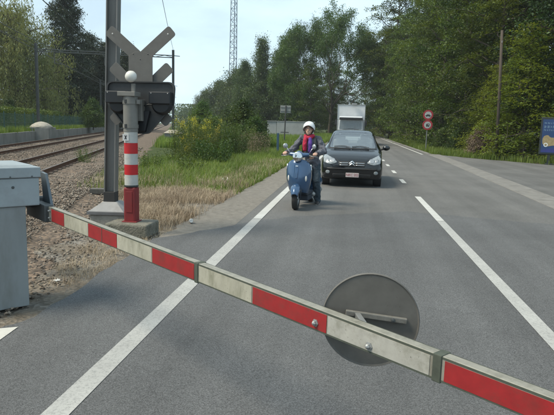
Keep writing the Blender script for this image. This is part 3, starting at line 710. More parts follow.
# ------------------------------------------------------------------ vegetation
BARK = mat('bark', (.075, .062, .048), .95, var=.35, scale=6, bump=.8, bscale=14, stretch=(3, 3, .6))
BARKP = mat('bark_pale', (.17, .155, .13), .9, var=.35, scale=5, stretch=(2, 2, 1))
L_BEECH = leaf_mat('beech_leaves', (.018, .042, .008), (.110, .165, .028), .36)
L_DARK = leaf_mat('dark_forest_leaves', (.010, .027, .008), (.055, .095, .019), .28)  # darker leaf colour; on inner forest trees it stands for the wood's shade
L_OAK = leaf_mat('oak_leaves', (.030, .060, .014), (.085, .128, .030), .34)
L_LITE = leaf_mat('light_spray_leaves', (.070, .110, .018), (.175, .220, .040), .42)
L_WILLOW = leaf_mat('willow_leaves', (.150, .168, .060), (.255, .262, .100), .40, tint=(1.2, 1.15, .7, 1))
L_CONIF = leaf_mat('conifer_needles', (.016, .033, .016), (.042, .062, .026), .12)
L_POP = leaf_mat('poplar_leaves', (.034, .062, .022), (.085, .125, .042), .3)
L_HEDGE = leaf_mat('hedge_leaves', (.040, .085, .014), (.110, .160, .030), .3)
L_SHRUB = leaf_mat('shrub_leaves', (.026, .056, .012), (.080, .125, .028), .32)
L_WEED = leaf_mat('weed_leaves', (.050, .085, .020), (.130, .165, .045), .35)
FLOWER = leaf_mat('goldenrod_flowers', (.36, .32, .03), (.58, .50, .06), .3)
GRASS = leaf_mat('grass_blades', (.080, .125, .020), (.195, .255, .060), .42, clump=.7, tint=(1.3, 1.2, .6, 1))
STRAW = leaf_mat('dry_straw', (.25, .190, .120), (.48, .395, .270), .12, clump=.9, tint=(1, .95, .85, 1))
DRYWEED = leaf_mat('dry_weeds', (.12, .09, .06), (.26, .21, .14), .2, tint=(1, .95, .8, 1))

def unit(n):
    v = rng.normal(size=(n, 3)); return v / np.linalg.norm(v, axis=1, keepdims=True)

def leaves(C, size, upb=.6, aspect=.55, hang=0.0):
    """diamond leaves centred on C with varied attitude"""
    n = len(C)
    nrm = unit(n) + np.array([0, 0, upb]); nrm /= np.linalg.norm(nrm, axis=1, keepdims=True)
    a = np.cross(nrm, unit(n)); a /= np.linalg.norm(a, axis=1, keepdims=True) + 1e-9
    if hang: a = a * (1 - hang) + np.array([0, 0, -hang]); a /= np.linalg.norm(a, axis=1, keepdims=True) + 1e-9
    b = np.cross(nrm, a); b /= np.linalg.norm(b, axis=1, keepdims=True) + 1e-9
    s = (size * rng.uniform(.6, 1.35, n))[:, None]
    a *= s * .5; b *= s * .5 * aspect; fold = nrm * s * .10
    V = np.stack([C - a, C + b + fold, C + a, C - b + fold], 1).reshape(-1, 3)
    return V, (np.arange(n * 4).reshape(-1, 4))

def grow(name, h, cb, prof, nl, nclump, lpc, leaf, crad=.8, flat=.45, el0=10, el1=55, curve=.0, trunk=.22, upb=.7, lean=0, hang=0.0, aspect=.55, tmat=None, cmat=None, drape=0.0, twigs=True):
    """returns (wood mesh, crown mesh): tapered trunk, limbs, twigs and leaf clumps on them"""
    wood = MB(); pts = []; k = 7; wob = rng.normal(0, trunk * .5, (k + 1, 2)).cumsum(0) * .6
    for i in range(k + 1):
        t = i / k; pts.append(Vector((wob[i, 0] + lean * t * t * h, wob[i, 1], h * .94 * t - .15)))
    wood.tube(pts, [trunk * (1.25 if i == 0 else (1 - .9 * i / k) + .04) for i in range(k + 1)], 9)
    def tp(z):
        u = max(0, min(.999, (z + .15) / (h * .94))) * k; i = int(u); return pts[i].lerp(pts[i + 1], u - i)
    C = []; az = rng.uniform(0, 6.28)
    ends = []
    for i in range(nl):
        t = (i + rng.uniform(0, 1)) / nl; z = cb + (h - cb) * t * .95
        L = prof(t) * rng.uniform(.72, 1.12); az += 2.4 + rng.uniform(-.5, .5)
        el = math.radians(el0 + (el1 - el0) * t + rng.uniform(-9, 9))
        d = Vector((math.cos(az) * math.cos(el), math.sin(az) * math.cos(el), math.sin(el)))
        b = tp(z - min(.35 * L * max(math.sin(el), 0), z * .5)); P = [b]
        for j in range(1, 6):
            u = j / 5; P.append(b + d * (L * u) + Vector((rng.normal() * .05 * L, rng.normal() * .05 * L, curve * L * u * u + rng.normal() * .03 * L)))
        r0 = max(.02, trunk * (.42 - .25 * t)); wood.tube(P, [r0 * (1 - .85 * j / 5) + .006 for j in range(6)], 6, caps=False)
        ends.append((P, L))
    tot = sum(e[1] for e in ends)
    for P, L in ends:
        m = max(2, int(round(nclump * L / tot)))
        for j in range(m):
            u = .25 + .78 * (j + rng.uniform(0, 1)) / m; u = min(u, 1.0); q = u * 5; i0 = min(int(q), 4); p = P[i0].lerp(P[i0 + 1], q - i0)
            side = (P[-1] - P[0]).normalized().cross(Vector((0, 0, 1))); side = side.normalized() if side.length > .01 else Vector((1, 0, 0))
            off = side * (rng.normal() * .30 * L * (1.1 - .6 * u)) + Vector((0, 0, rng.normal() * .12 * L))
            c = p + off
            if twigs: wood.tube([p, p.lerp(c, .6) + Vector((0, 0, .04 * L)), c], [.018, .012, .005], 3, caps=False)
            C.append((*c, drape * rng.uniform(.4, 1.2)))
    C = np.array(C); n = len(C)
    cnt = lpc
    rr = crad * rng.uniform(.55, 1.35, n)
    an = rng.uniform(0, 6.283, (n, cnt)); ra = np.sqrt(rng.uniform(0, 1, (n, cnt))) * (1 + .25 * np.sin(an * 3 + rng.uniform(0, 6, (n, 1))))
    g = np.stack([np.cos(an) * ra, np.sin(an) * ra, rng.normal(0, .5, (n, cnt)) * flat], -1) * rr[:, None, None]
    tilt = rng.normal(0, .28, (n, 2)); g[:, :, 2] += g[:, :, 0] * tilt[:, :1] + g[:, :, 1] * tilt[:, 1:]
    g[:, :, 2] -= .18 * (g[:, :, 0] ** 2 + g[:, :, 1] ** 2) / rr[:, None]
    if drape: 
        dz = rng.uniform(0, 1, (n, cnt)); g[:, :, 2] -= dz * C[:, 3:4]; g[:, :, :2] *= .45; 
    X = (C[:, None, :3] + g).reshape(-1, 3); X = X[X[:, 2] > .15]
    V, F = leaves(X, leaf, upb, aspect, hang)
    wm = wood.mesh(name + '_wood'); wm.materials.append(tmat or BARK); wm.polygons.foreach_set('use_smooth', [True] * len(wm.polygons))
    cm = np_mesh(name + '_crown', V, F); cm.materials.append(cmat)
    return wm, cm

def plant(kind, meshes, loc, label, cat='tree', group=None, rz=None, sc=1.0, parts=('trunk', 'crown'), crown_mat=None):
    g = empty(kind, loc, rng.uniform(0, 6.28) if rz is None else rz, label, cat, group)
    g.scale = (sc, sc, sc) if not hasattr(sc, '__len__') else sc
    for nm, me in zip(parts, meshes):
        o = bpy.data.objects.new(nm, me); col.objects.link(o); o.parent = g
        if crown_mat and nm == parts[-1]:
            o.material_slots[0].link = 'OBJECT'; o.material_slots[0].material = crown_mat
    return g

dome = lambda r, p=.75: (lambda t: r * (max(.12, math.sin(PI * min(1, (.16 + .84 * t)) ** p)) * .9 + .08))
edge = lambda r: (lambda t: r * (1.0 if t < .55 else max(.2, 1 - ((t - .55) / .45) ** 2 * .8)))
cone = lambda r: (lambda t: r * (1 - .93 * t) + .15)
def forked(name, h, fork_z, spread, depth, lpc, leaf, crad, trunk, cmat, flat=.5, upb=.5, first=5, vert=.5, lo=4):
    """open-crowned tree: the trunk divides again and again, leaves sit on the last twigs"""
    wood = MB(); C = []
    def branch(p, d, L, r, lev):
        q1 = p + d * (L * .5) + Vector(rng.normal(0, .05 * L, 3)); q2 = p + d * L + Vector(rng.normal(0, .05 * L, 3))
        wood.tube([p, q1, q2], [r, r * .8, r * .62], 8 if lev < 2 else 5 if lev < 4 else 3, caps=False)
        if lev >= lo:
            for u in ((.5, 1.0) if lev >= depth - 1 else (.6, 1.0) if lev > lo else (.8,)): C.append(p.lerp(q2, u))
        if lev >= depth: return
        for k in range(3 if rng.uniform() < .55 else 2):
            v = Vector(rng.normal(0, 1, 3)); v = (v - d * v.dot(d)).normalized()
            nd = (d + v * rng.uniform(.45, .95) * spread + Vector((0, 0, vert * .22))).normalized(); branch(q2, nd, L * rng.uniform(.66, .86), r * .62, lev + 1)
    top = Vector((rng.normal() * .2, rng.normal() * .2, fork_z)); wood.tube([Vector((0, 0, -.2)), Vector((0, 0, .4)), top * .6, top], [trunk * 1.5, trunk * 1.1, trunk, trunk * .85], 10)
    for k in range(first):
        a = 2 * PI * k / first + rng.uniform(-.4, .4); e = (rng.uniform(.55, 1.25) if first < 7 else rng.uniform(.15, 1.2)) if k else 1.5
        branch(top + Vector((0, 0, rng.uniform(-1.6, .8) if first > 6 else rng.uniform(-1.2, .3))), Vector((math.cos(a) * math.cos(e), math.sin(a) * math.cos(e), math.sin(e))), (h - fork_z) * rng.uniform(.27, .34), trunk * .5, 1)
    C = np.array([tuple(c) for c in C]); n = len(C); rr = crad * rng.uniform(.5, 1.3, n)
    g = unit(n * lpc).reshape(n, lpc, 3) * (rng.uniform(0, 1, (n, lpc, 1)) ** .45) * rr[:, None, None]; g[:, :, 2] *= flat
    V, F = leaves((C[:, None] + g).reshape(-1, 3), leaf, upb)
    wm = wood.mesh(name + '_wood'); wm.materials.append(BARK); wm.polygons.foreach_set('use_smooth', [True] * len(wm.polygons))
    cm = np_mesh(name + '_crown', V, F); cm.materials.append(cmat); print(name, n, 'clumps')
    return wm, cm
E1 = grow('edge_beech', 17, .6, edge(4.3), 42, 215, 190, .172, 1.05, .22, 2, 45, -.06, .24, 1.3, cmat=L_BEECH)
E2 = grow('edge_maple', 15, .5, edge(3.8), 38, 195, 180, .165, 1.0, .30, 8, 55, 0, .2, .9, cmat=L_BEECH)
E3 = grow('forest_tall', 20, 2.0, edge(4.2), 44, 290, 125, .19, 1.1, .36, 10, 55, .03, .26, .9, cmat=L_DARK)
E4 = grow('young_beech', 7.5, .25, cone(2.7), 40, 330, 78, .135, .78, .16, -4, 25, -.10, .08, 1.6, cmat=L_LITE)
OAK = forked('open_oak', 21.5, 5.0, .85, 6, 40, .24, 1.2, .34, L_OAK, lo=2, flat=.75, first=9)
POP = grow('poplar_a', 18.5, .8, lambda t: 4.6 * (1 - .80 * t ** 1.2), 52, 560, 74, .24, 1.05, .6, 20, 68, .1, .2, .4, cmat=L_POP)
POP2 = grow('poplar_b', 18.0, .8, lambda t: 3.9 * math.sin(PI * (.22 + .70 * t)) + .3, 50, 520, 74, .24, 1.05, .6, 25, 70, .1, .18, .4, cmat=L_POP)
FAR = grow('round_tree', 12, .5, dome(5.4, .8), 40, 460, 70, .28, 1.3, .55, 5, 65, 0, .25, .6, cmat=L_POP)
WIL = grow('weeping_willow', 14.0, 1.4, lambda t: 6.4 * math.sqrt(max(.10, 1 - (max(0, t - .32) / .72) ** 2)), 64, 900, 72, .28, 1.4, .5, 12, 50, -.16, .42, .2, cmat=L_WILLOW, drape=2.8, hang=.6, aspect=.28)
PINE = grow('tall_conifer', 21, 1.0, lambda t: 4.6 * (1 - .84 * t ** 1.15) * (.85 + .15 * math.sin(40 * t)), 80, 760, 84, .27, 1.0, .30, -6, 28, -.10, .28, .8, cmat=L_CONIF, aspect=.34)
PINE2 = grow('bushy_conifer', 14, .4, lambda t: 4.6 * (1 - .85 * t ** 1.5), 64, 680, 84, .26, 1.05, .4, -5, 35, -.06, .22, .7, cmat=L_CONIF, aspect=.4)
SHR = grow('round_shrub', 3.0, .15, dome(1.35, .6), 30, 230, 62, .105, .42, .6, 5, 75, 0, .05, .5, cmat=L_SHRUB)
SHR2 = grow('low_shrub', 1.8, .08, dome(1.0, .55), 26, 190, 60, .085, .34, .6, 10, 75, 0, .035, .6, cmat=L_SHRUB)

# ---- left background
plant('willow_tree', WIL, (-38.6, 60, .5), 'big pale green weeping willow at the left edge behind the fence', rz=.6, sc=(1.0, 1.0, 1.0))
plant('willow_tree', WIL, (-54.5, 72, .5), 'partly cropped yellowish willow at the far left edge of the picture', rz=2.6, sc=1.05)
plant('conifer_tree', PINE, (-40.4, 75, .5), 'tallest dark conifer rising beside the willow on the left', rz=1.0, sc=(1.08, 1.08, 1.12))
plant('conifer_tree', PINE2, (-36.6, 80, .5), 'dark bushy conifer right of the tallest one, behind the green fence', rz=2.2, sc=.92)
plant('conifer_tree', PINE2, (-41.2, 86, .5), 'lower dark conifer between the tall conifer and the grey mast', rz=4.0, sc=1.06)
plant('conifer_tree', PINE2, (-38.6, 93, .5), 'dark tree just left of the grey mast behind the platform', rz=5.1, sc=1.0)
plant('broadleaf_tree', FAR, (-47, 82, .5), 'shaded broadleaf tree hidden low behind the willow branches', rz=3.0, sc=.9, crown_mat=L_DARK)
plant('broadleaf_tree', FAR, (-60, 78, .5), 'dark broadleaf tree glimpsed through the far left willow', rz=1.2, sc=1.1, crown_mat=L_DARK)
plant('round_shrub', SHR, (-29.5, 61, .6), 'yellow green round shrub behind the fence left of the grey mast', 'shrub', rz=1, sc=1.15, parts=('stems', 'crown'), crown_mat=L_HEDGE)
plant('round_shrub', SHR, (-37.0, 49, .6), 'bright green bush above the hedge at far left', 'shrub', rz=2, sc=1.1, parts=('stems', 'crown'), crown_mat=L_HEDGE)
plant('round_shrub', SHR, (-33.0, 50.5, .6), 'dark bush between hedge and willow foot', 'shrub', rz=2, sc=.95, parts=('stems', 'crown'))

def hedge(s0, s1, n_, wd, h, label, z0=.64):
    L = s1 - s0; m = int(L * h * 420)
    X = np.stack([rng.uniform(-wd / 2, wd / 2, m), rng.uniform(0, L, m), rng.uniform(0, 1, m) ** .7 * h], -1)
    f = rng.integers(0, 3, m); X[f == 0, 2] = h + rng.normal(0, .06, (f == 0).sum()); X[f == 1, 0] = wd / 2 + rng.normal(0, .05, (f == 1).sum())
    X[:, 2] += .12 * np.sin(X[:, 1] * 1.7) + rng.normal(0, .04, m)
    V, F = leaves(X, .13, .4); me = np_mesh('hedge', V, F)
    g = empty('hedge', rail(n_, s0, z0), TH, label, 'hedge')
    link('foliage', me, L_HEDGE, g, fix=False)
    st = MB()
    for k in range(int(L / .6)): st.tube([(rng.normal() * .1, k * .6, 0), (rng.normal() * .15, k * .6 + rng.normal() * .1, h * .8)], [.03, .012], 5)
    st.build('stems', BARK, g)
hedge(26, 64, -12.6, 1.1, 1.55, 'clipped bright green hedge behind the green mesh fence')
hedge(64.6, 120, -12.9, 1.2, 1.25, 'lower darker hedge continuing the green one towards the mast')

# ---- middle background (left of the road)
mid = [(-17.6, 108, POP, 1.0, 'tall pointed poplar with the highest top, left of the open oak'), (-22.0, 113, POP2, .80, 'shorter poplar on the left shoulder of the tallest one'),
       (-12.6, 106, POP2, .98, 'poplar standing between the tallest poplar and the open oak'), (-15.6, 116, POP, .93, 'poplar half hidden behind its two taller neighbours')]
for x, y, me_, s_, lb in mid: plant('poplar_tree', me_, (x, y, 0), lb, group='poplars left of the road', sc=s_)
plant('oak_tree', OAK, (-4.0, 100, 0), 'tall open-crowned oak with bare forked limbs behind the lorry', rz=.9, sc=(.74, .74, 1.0))
plant('broadleaf_tree', E2, (-6.9, 92, 0), 'leafy tree at the foot of the open oak, left of the lorry', sc=.80)
plant('broadleaf_tree', E1, (-3.9, 112, 0), 'leafy tree right behind the oak trunk above the lorry', sc=.82)
plant('broadleaf_tree', E3, (-4.8, 118, 0), 'dark roadside tree behind the lorry at the bend', sc=.78)
plant('broadleaf_tree', E1, (-9.8, 122, 0), 'dark tree filling the gap behind the poplars and the oak', sc=.8, crown_mat=L_DARK)
plant('broadleaf_tree', E2, (-1.5, 150, 0), 'distant tree closing the view along the road', sc=.95, crown_mat=L_DARK)
plant('broadleaf_tree', E1, (3.5, 165, 0), 'distant tree at the far end of the road on its right', sc=1.0, crown_mat=L_DARK)
far = [(-29, 140, 1.30, 'round far tree left of the lattice tower foot'), (-36, 150, 1.12, 'low round far tree beside the railway on the skyline'), (-44, 165, .95, 'smallest far tree on the skyline next to the gantries'), (-24.5, 128, 1.0, 'dark far tree directly under the lattice tower'), (-33, 170, 1.5, 'far tree showing between the two rounder ones on the skyline')]
for x, y, s_, lb in far: plant('broadleaf_tree', FAR, (x, y, 0), lb, group='far trees on the left skyline', sc=s_)
plant('round_shrub', SHR, (-16.9, 62, 0), 'rounded lighter shrub near the railway, left of the lattice tower', 'shrub', sc=(1.5, 1.5, 1.35), parts=('stems', 'crown'), crown_mat=L_HEDGE)
plant('round_shrub', SHR, (-13.4, 60, 0), 'dusty green shrub between rounded light shrub and dark bush', 'shrub', sc=(1.3, 1.3, 1.15), parts=('stems', 'crown'), crown_mat=L_POP)
plant('dark_bush', SHR, (-6.9, 35, 0), 'large dark green bush at the top of the grassy verge', 'bush', sc=(1.12, 1.12, 1.06), parts=('stems', 'crown'))
plant('dark_bush', SHR2, (-5.9, 34, 0), 'smaller dark bush leaning out right of the large one', 'bush', sc=(1.1, 1.1, 1.15), parts=('stems', 'crown'))
plant('dark_bush', SHR2, (-8.4, 33.5, 0), 'low green bush left of the large dark one', 'bush', sc=(1.3, 1.3, 1.1), parts=('stems', 'crown'), crown_mat=L_WEED)

def weed(name, loc, n, h, spread, leafm, label, flower=0.0, cat='weed', leaf=.075):
    g = empty(name, loc, 0, label, cat)
    st = MB(); X = []; FX = []
    for i in range(n):
        a = rng.uniform(0, 6.28); r = spread * math.sqrt(rng.uniform(0, 1)); b = Vector((r * math.cos(a), r * math.sin(a), 0)); hh = h * rng.uniform(.6, 1.1)
        tip = b + Vector((rng.normal() * .1 + math.cos(a) * .12, rng.normal() * .1 + math.sin(a) * .12, hh))
        md = b.lerp(tip, .5) + Vector((rng.normal() * .03, rng.normal() * .03, 0)); st.tube([b, md, tip], [.007, .005, .003], 4, caps=False)
        m = int(46 * hh / 1.0); u = rng.uniform(.12, 1, m)[:, None]
        pp = np.array(b)[None] * (1 - u) + np.array(tip)[None] * u + rng.normal(0, .055, (m, 3)); X.append(pp)
        if rng.uniform() < flower:
            k = 46; FX.append(np.array(tip)[None] + rng.normal(0, 1, (k, 3)) * np.array([.055, .055, .075]) + np.array([0, 0, -.03]))
    V, F = leaves(np.concatenate(X), leaf, .5, .32); link('foliage', np_mesh('foliage', V, F), leafm, g, fix=False)
    st.build('stems', L_WEED, g)
    if FX:
        V, F = leaves(np.concatenate(FX), .028, .3, .9); link('flowers', np_mesh('flowers', V, F), FLOWER, g, fix=False)['kind'] = 'stuff'
    return g
weed('goldenrod', (-6.75, 23.2, 0), 80, 1.62, .72, L_WEED, 'tallest goldenrod clump with bright yellow plumes, left end of the weeds', .42, 'wildflower')
weed('goldenrod', (-5.9, 22.4, 0), 60, 1.35, .62, L_WEED, 'goldenrod clump with sparse yellow plumes right of the tallest one', .10, 'wildflower')
weed('goldenrod', (-6.3, 20.6, 0), 46, .95, .55, L_WEED, 'low goldenrod clump at the front of the weeds', .08, 'wildflower')
weed('nettle_clump', (-5.1, 20.2, 0), 60, .95, .55, L_SHRUB, 'dark leafy nettle clump in front of the goldenrod', 0, 'weed', .1)
weed('nettle_clump', (-5.7, 25.5, 0), 80, 1.5, .85, L_SHRUB, 'tall nettle clump between goldenrod and the large dark bush', 0, 'weed', .09)
weed('tall_weed', (-5.0, 28.0, 0), 90, 1.15, .8, DRYWEED, 'brownish seeding weeds below the large dark bush', 0, 'weed', .06)
weed('tall_weed', (-6.0, 30.0, 0), 90, 1.5, .8, L_WEED, 'pale green tall weeds around the foot of the dark bush', 0, 'weed')
weed('tall_weed', (-7.3, 27.5, 0), 90, 1.65, .9, L_WEED, 'thick green weeds between the goldenrod and the dark bush', .05, 'weed')
weed('tall_weed', (-6.3, 16.9, 0), 26, .62, .35, L_WEED, 'small upright weeds beside the cable trough lids', 0, 'weed')
weed('tall_weed', (-5.0, 17.1, 0), 30, .6, .4, L_WEED, 'small upright weeds in front of the nettles', 0, 'weed')
weed('tall_weed', (-9.6, 19.2, .03), 24, .55, .3, L_WEED, 'single tuft of weeds growing out of the ballast beside the near rail', 0, 'weed', .05)

def blades(name, P, H, wd, m, label=None, cat='grass', lean=.35, parent=None):
    n = len(P); a = rng.uniform(0, 6.28, n); d = np.stack([np.cos(a), np.sin(a), np.zeros(n)], -1); s = np.stack([-np.sin(a), np.cos(a), np.zeros(n)], -1)
    H = np.asarray(H)[:, None]; l = rng.uniform(.1, 1, n)[:, None] * lean
    b0 = P - s * wd / 2; b1 = P + s * wd / 2
    m0 = P + d * H * l * .35 + np.array([0, 0, 1]) * H * .6; tip = P + d * H * l + np.array([0, 0, 1]) * H * (1 - .35 * l)
    V = np.stack([b0, b1, m0 + s * wd * .35, tip, m0 - s * wd * .35], 1).reshape(-1, 3)
    F = (np.array([(0, 1, 2), (0, 2, 4), (4, 2, 3)])[None] + (np.arange(n) * 5)[:, None, None]).reshape(-1, 3)
    o = link(name, np_mesh(name, V, F), m, parent, fix=False); return tag(o, label, cat, kind='stuff')
def tufts(n, x0, x1, y0, y1, per=9, sig_=.05, z=-.03, f=None, pw=1.0):
    k = n // per; C = np.stack([rng.uniform(x0, x1, k), y0 + (y1 - y0) * rng.uniform(0, 1, k) ** pw, np.full(k, z)], -1)
    if f is not None: C = C[f(C)]
    P = np.repeat(C, per, 0); P[:, :2] += rng.normal(0, sig_, (len(P), 2)); return P
# green verge left: from the dry patch to the trees
def left_ok(C): return (C[:, 0] < -2.52 - .06 * np.abs(np.sin(C[:, 1]))) & (C[:, 1] > 13.8 + .55 * np.maximum(0, -C[:, 0] - 4) + rng.normal(0, 1.5, len(C))) & (C[:, 0] * math.cos(TH) + C[:, 1] * math.sin(TH) > -1.1)
P = tufts(130000, -7.5, -2.5, 12.5, 34, 9, .05, -.03, left_ok, 1.1)
blades('verge_grass', P, rng.uniform(.06, .22, len(P)) * (1 + .5 * (P[:, 0] < -3.6)) * rng.uniform(.5, 1.6, len(P)), .013, GRASS, 'lush green grass on the left verge behind the scooter', lean=.8)
P = tufts(80000, -16, -2.45, 34, 95, 9, .1, -.03, left_ok, 1.3)
blades('verge_grass', P, rng.uniform(.25, .75, len(P)), .035, GRASS, 'long grass on the left verge running back to the pale wall')
# dry straw patch
def dry_ok(C): return (C[:, 0] < -2.62) & ~((np.abs(C[:, 0] + 3.06) < .36) & (np.abs(C[:, 1] - 7.5) < .3)) & ~((np.abs(C[:, 0] + 3.6) < .36) & (np.abs(C[:, 1] - 7.92) < .36)) & (C[:, 0] * math.cos(TH) + C[:, 1] * math.sin(TH) > -1.2)
P = tufts(75000, -5.2, -2.6, 7.9, 16.5, 14, .07, -.03, lambda C: dry_ok(C) & (np.sin(C[:, 0] * 3.1 + 1) + np.sin(C[:, 1] * 2.3) + rng.normal(0, .7, len(C)) > -.55), .9)
blades('dry_grass', P, rng.uniform(.05, .24, len(P)), .0055, STRAW, 'dry straw coloured grass patch right of the striped post', lean=1.3)
P = tufts(9000, -4.2, -2.62, 4.6, 8.0, 12, .06, -.03, lambda C: dry_ok(C) & (np.abs(C[:, 0] + 2.85) < .55) & (C[:, 1] > 4.9), 1)
blades('dry_grass', P, rng.uniform(.03, .10, len(P)), .0035, STRAW, 'thin fringe of dry grass between barrier cabinet and asphalt edge', lean=1.5)
P = tufts(16000, -6.5, -2.52, 13, 24, 10, .06, -.03, lambda C: C[:, 0] < -2.6, 1)
blades('dry_grass', P, rng.uniform(.10, .34, len(P)), .007, STRAW, 'scattered dry stalks mixed into the green verge grass', lean=.8)
P = tufts(5000, -8.5, -4.5, 12, 18, 9, .05, .0, lambda C: (C[:, 0] * math.cos(TH) + C[:, 1] * math.sin(TH) > -2.2), 1)
blades('verge_grass', P, rng.uniform(.06, .22, len(P)), .008, GRASS, 'sparse green tufts at the foot of the ballast')
# embankment grass behind the platform wall
S_ = rng.uniform(14, 110, 5200); N_ = rng.uniform(-12.2, -9.9, 5200)
P = np.stack([N_ * math.cos(TH) - S_ * math.sin(TH), N_ * math.sin(TH) + S_ * math.cos(TH), np.full(5200, .64)], -1); P = np.repeat(P, 5, 0); P[:, :2] += rng.normal(0, .12, (len(P), 2))
blades('embankment_grass', P, rng.uniform(.12, .5, len(P)), .045, GRASS, 'rough grass on the embankment under the green fence')
# right verge
def right_ok(C): return np.where(C[:, 1] > 36.4, C[:, 0] > 5.15, (C[:, 0] - 5.9) / (10.1 - 5.7) > (36.0 - C[:, 1]) / (36.2 - 29.0))
P = tufts(60000, 5.1, 18, 21, 75, 9, .1, -.03, lambda C: right_ok(C) & ((C[:, 1] > 29.3) | ((C[:, 0] - 10.1) / 4.9 > (29.3 - C[:, 1]) / 5.9)) & (C[:, 0] < 9.5 + .9 * np.maximum(0, 34 - C[:, 1])), 1.4)
blades('roadside_grass', P, rng.uniform(.12, .48, len(P)), .028, GRASS, 'green grass strip along the forest edge on the right')

# ---- forest on the right
front = [(10.2, 42.3, E1, .98, 'leafy beech at the forest edge right behind the round road signs'), (9.3, 49, E2, 1.05, 'forest edge tree just left of the round road signs'), (8.5, 56, E1, 1.02, 'roadside forest tree second behind the round road signs'),
         (8.3, 64, E2, 1.12, 'roadside forest tree third behind the round road signs'), (8.6, 73, E1, 1.1, 'tall roadside forest tree with light foliage right of the lorry'), (8.2, 84, E2, 1.25, 'farther roadside forest tree overhanging the road right of the lorry'),
         (8.6, 97, E1, 1.2, 'far roadside forest tree near the lorry top'), (8.0, 112, E3, 1.05, 'last tree of the right roadside row before the bend'), (6.3, 92, E1, 1.42, 'tallest roadside tree at the left rim of the right hand forest'), (6.9, 122, E2, 1.55, 'tall light tree leaning over the far road beside the open oak'),
         (12.9, 36.6, E3, .95, 'dark tall tree behind the wooden pole'), (15.8, 33.4, E3, .9, 'dark forest tree left of the blue billboard'), (19.2, 29.8, E2, 1.1, 'dark forest tree behind the blue billboard'), (17.0, 38.5, E3, 1.0, 'tall dark tree deeper behind the billboard corner')]
for x, y, me_, s_, lb in front: plant('forest_tree', me_, (x, y, 0), lb, group='forest edge trees on the right', sc=s_, crown_mat=(L_DARK if x > 12 else None))  # deeper trees get dark leaves: shade inside the wood put into colour
for (x, y, s_) in [(13.0, 45, 1.0), (13.2, 55, 1.05), (13, 66, 1.1), (13.5, 79, 1.1), (13, 93, 1.1), (20.5, 44, 1.0), (24, 36, 1.0), (25, 28, .95), (19.5, 55, 1.05), (26.5, 50, 1.0), (20, 70, 1.1), (21, 90, 1.1), (31, 40, 1.0)]:
    plant('forest_tree', E3, (x, y, 0), 'dark forest tree deep in the wood behind the front row', group='inner forest trees', sc=s_ * rng.uniform(.95, 1.08))
young = [(10.2, 35.0, 1.10, 'young light green beech with layered sprays left of the wooden pole'), (9.4, 38.6, .82, 'small light green beech sapling close to the round road signs'), (13.0, 32.4, .88, 'young beech spreading right of the wooden pole')]
for x, y, s_, lb in young: plant('young_beech', E4, (x, y, 0), lb, group='young beeches at the forest edge', sc=s_)
for (x, y, s_, lb) in [(8.1, 36.6, 1.0, 'low brownish shrub at the road edge below the young beech'), (9.0, 34.4, .7, 'low shrub at the foot of the wooden pole'), (11.6, 31.0, .9, 'low undergrowth shrub halfway between pole and billboard'), (8.0, 43.8, .9, 'low shrub behind the foot of the round road signs'), (7.2, 46, .9, 'low roadside shrub just past the round road signs'), (13.6, 28.9, .85, 'low undergrowth shrub close to the billboard')]:
    plant('low_shrub', SHR2, (x, y, 0), lb, 'shrub', 'undergrowth shrubs on the right', sc=s_, parts=('stems', 'crown'), crown_mat=(DRYWEED if 'brownish' in lb else None))

# far wood closing the horizon: reads as one mass
X = []
for k in range(420):
    x = rng.uniform(-230, 215); y = 262 + rng.uniform(-22, 30); h = rng.uniform(9, 15) * (1.0 if x > -60 else .75)
    if abs(x + .3 * (y - 200) + 78) < 11: continue
    c = np.clip(rng.normal(0, 1, (420, 3)), -1.6, 1.6) * np.array([3.4, 3.0, h * .30]) + np.array([x, y, h * .48]); X.append(c[c[:, 2] > 0])
V, F = leaves(np.concatenate(X), .85, .5, .7)
tag(link('far_woodland', np_mesh('far_woodland', V, F), L_POP, fix=False), 'distant band of woodland closing the horizon', 'woodland', kind='stuff')
# ------------------------------------------------------------------ vehicles
def catmull(P, n):
    """P (k,d) control points -> n samples along a Catmull-Rom curve"""
    P = np.asarray(P, float); k = len(P); Q = np.concatenate([[2 * P[0] - P[1]], P, [2 * P[-1] - P[-2]]]); out_ = []
    for u in np.linspace(0, k - 1 - 1e-9, n):
        i = int(u); t = u - i; a, b, c, d = Q[i:i + 4]
        out_.append(.5 * ((2 * b) + (-a + c) * t + (2 * a - 5 * b + 4 * c - d) * t * t + (-a + 3 * b - 3 * c + d) * t ** 3))
    return np.array(out_)
def loft(sections, ny, nu):
    """sections: list of (k,3) half profiles (x>=0) -> dense mirrored grid verts, faces"""
    S = np.array([catmull(s, nu) for s in sections]); G = np.array([catmull(S[:, j], ny) for j in range(nu)]).transpose(1, 0, 2)
    G[:, :, 0] = np.maximum(G[:, :, 0], 0); G[:, 0, 0] = 0; G[:, -1, 0] = 0
    Mi = G[:, ::-1][:, 1:-1].copy(); Mi[:, :, 0] *= -1
    R = np.concatenate([G, Mi], 1); m = R.shape[1]
    F = [(i * m + j, i * m + (j + 1) % m, (i + 1) * m + (j + 1) % m, (i + 1) * m + j) for i in range(ny - 1) for j in range(m)]
    F.append(tuple(range(m))); F.append(tuple((ny - 1) * m + j for j in reversed(range(m))))
    return R.reshape(-1, 3), F
def inside(poly, x, z):
    c = False; n = len(poly)
    for i in range(n):
        x0, z0 = poly[i]; x1, z1 = poly[i - 1]
        if (z0 > z) != (z1 > z) and x < (x1 - x0) * (z - z0) / (z1 - z0) + x0: c = not c
    return c
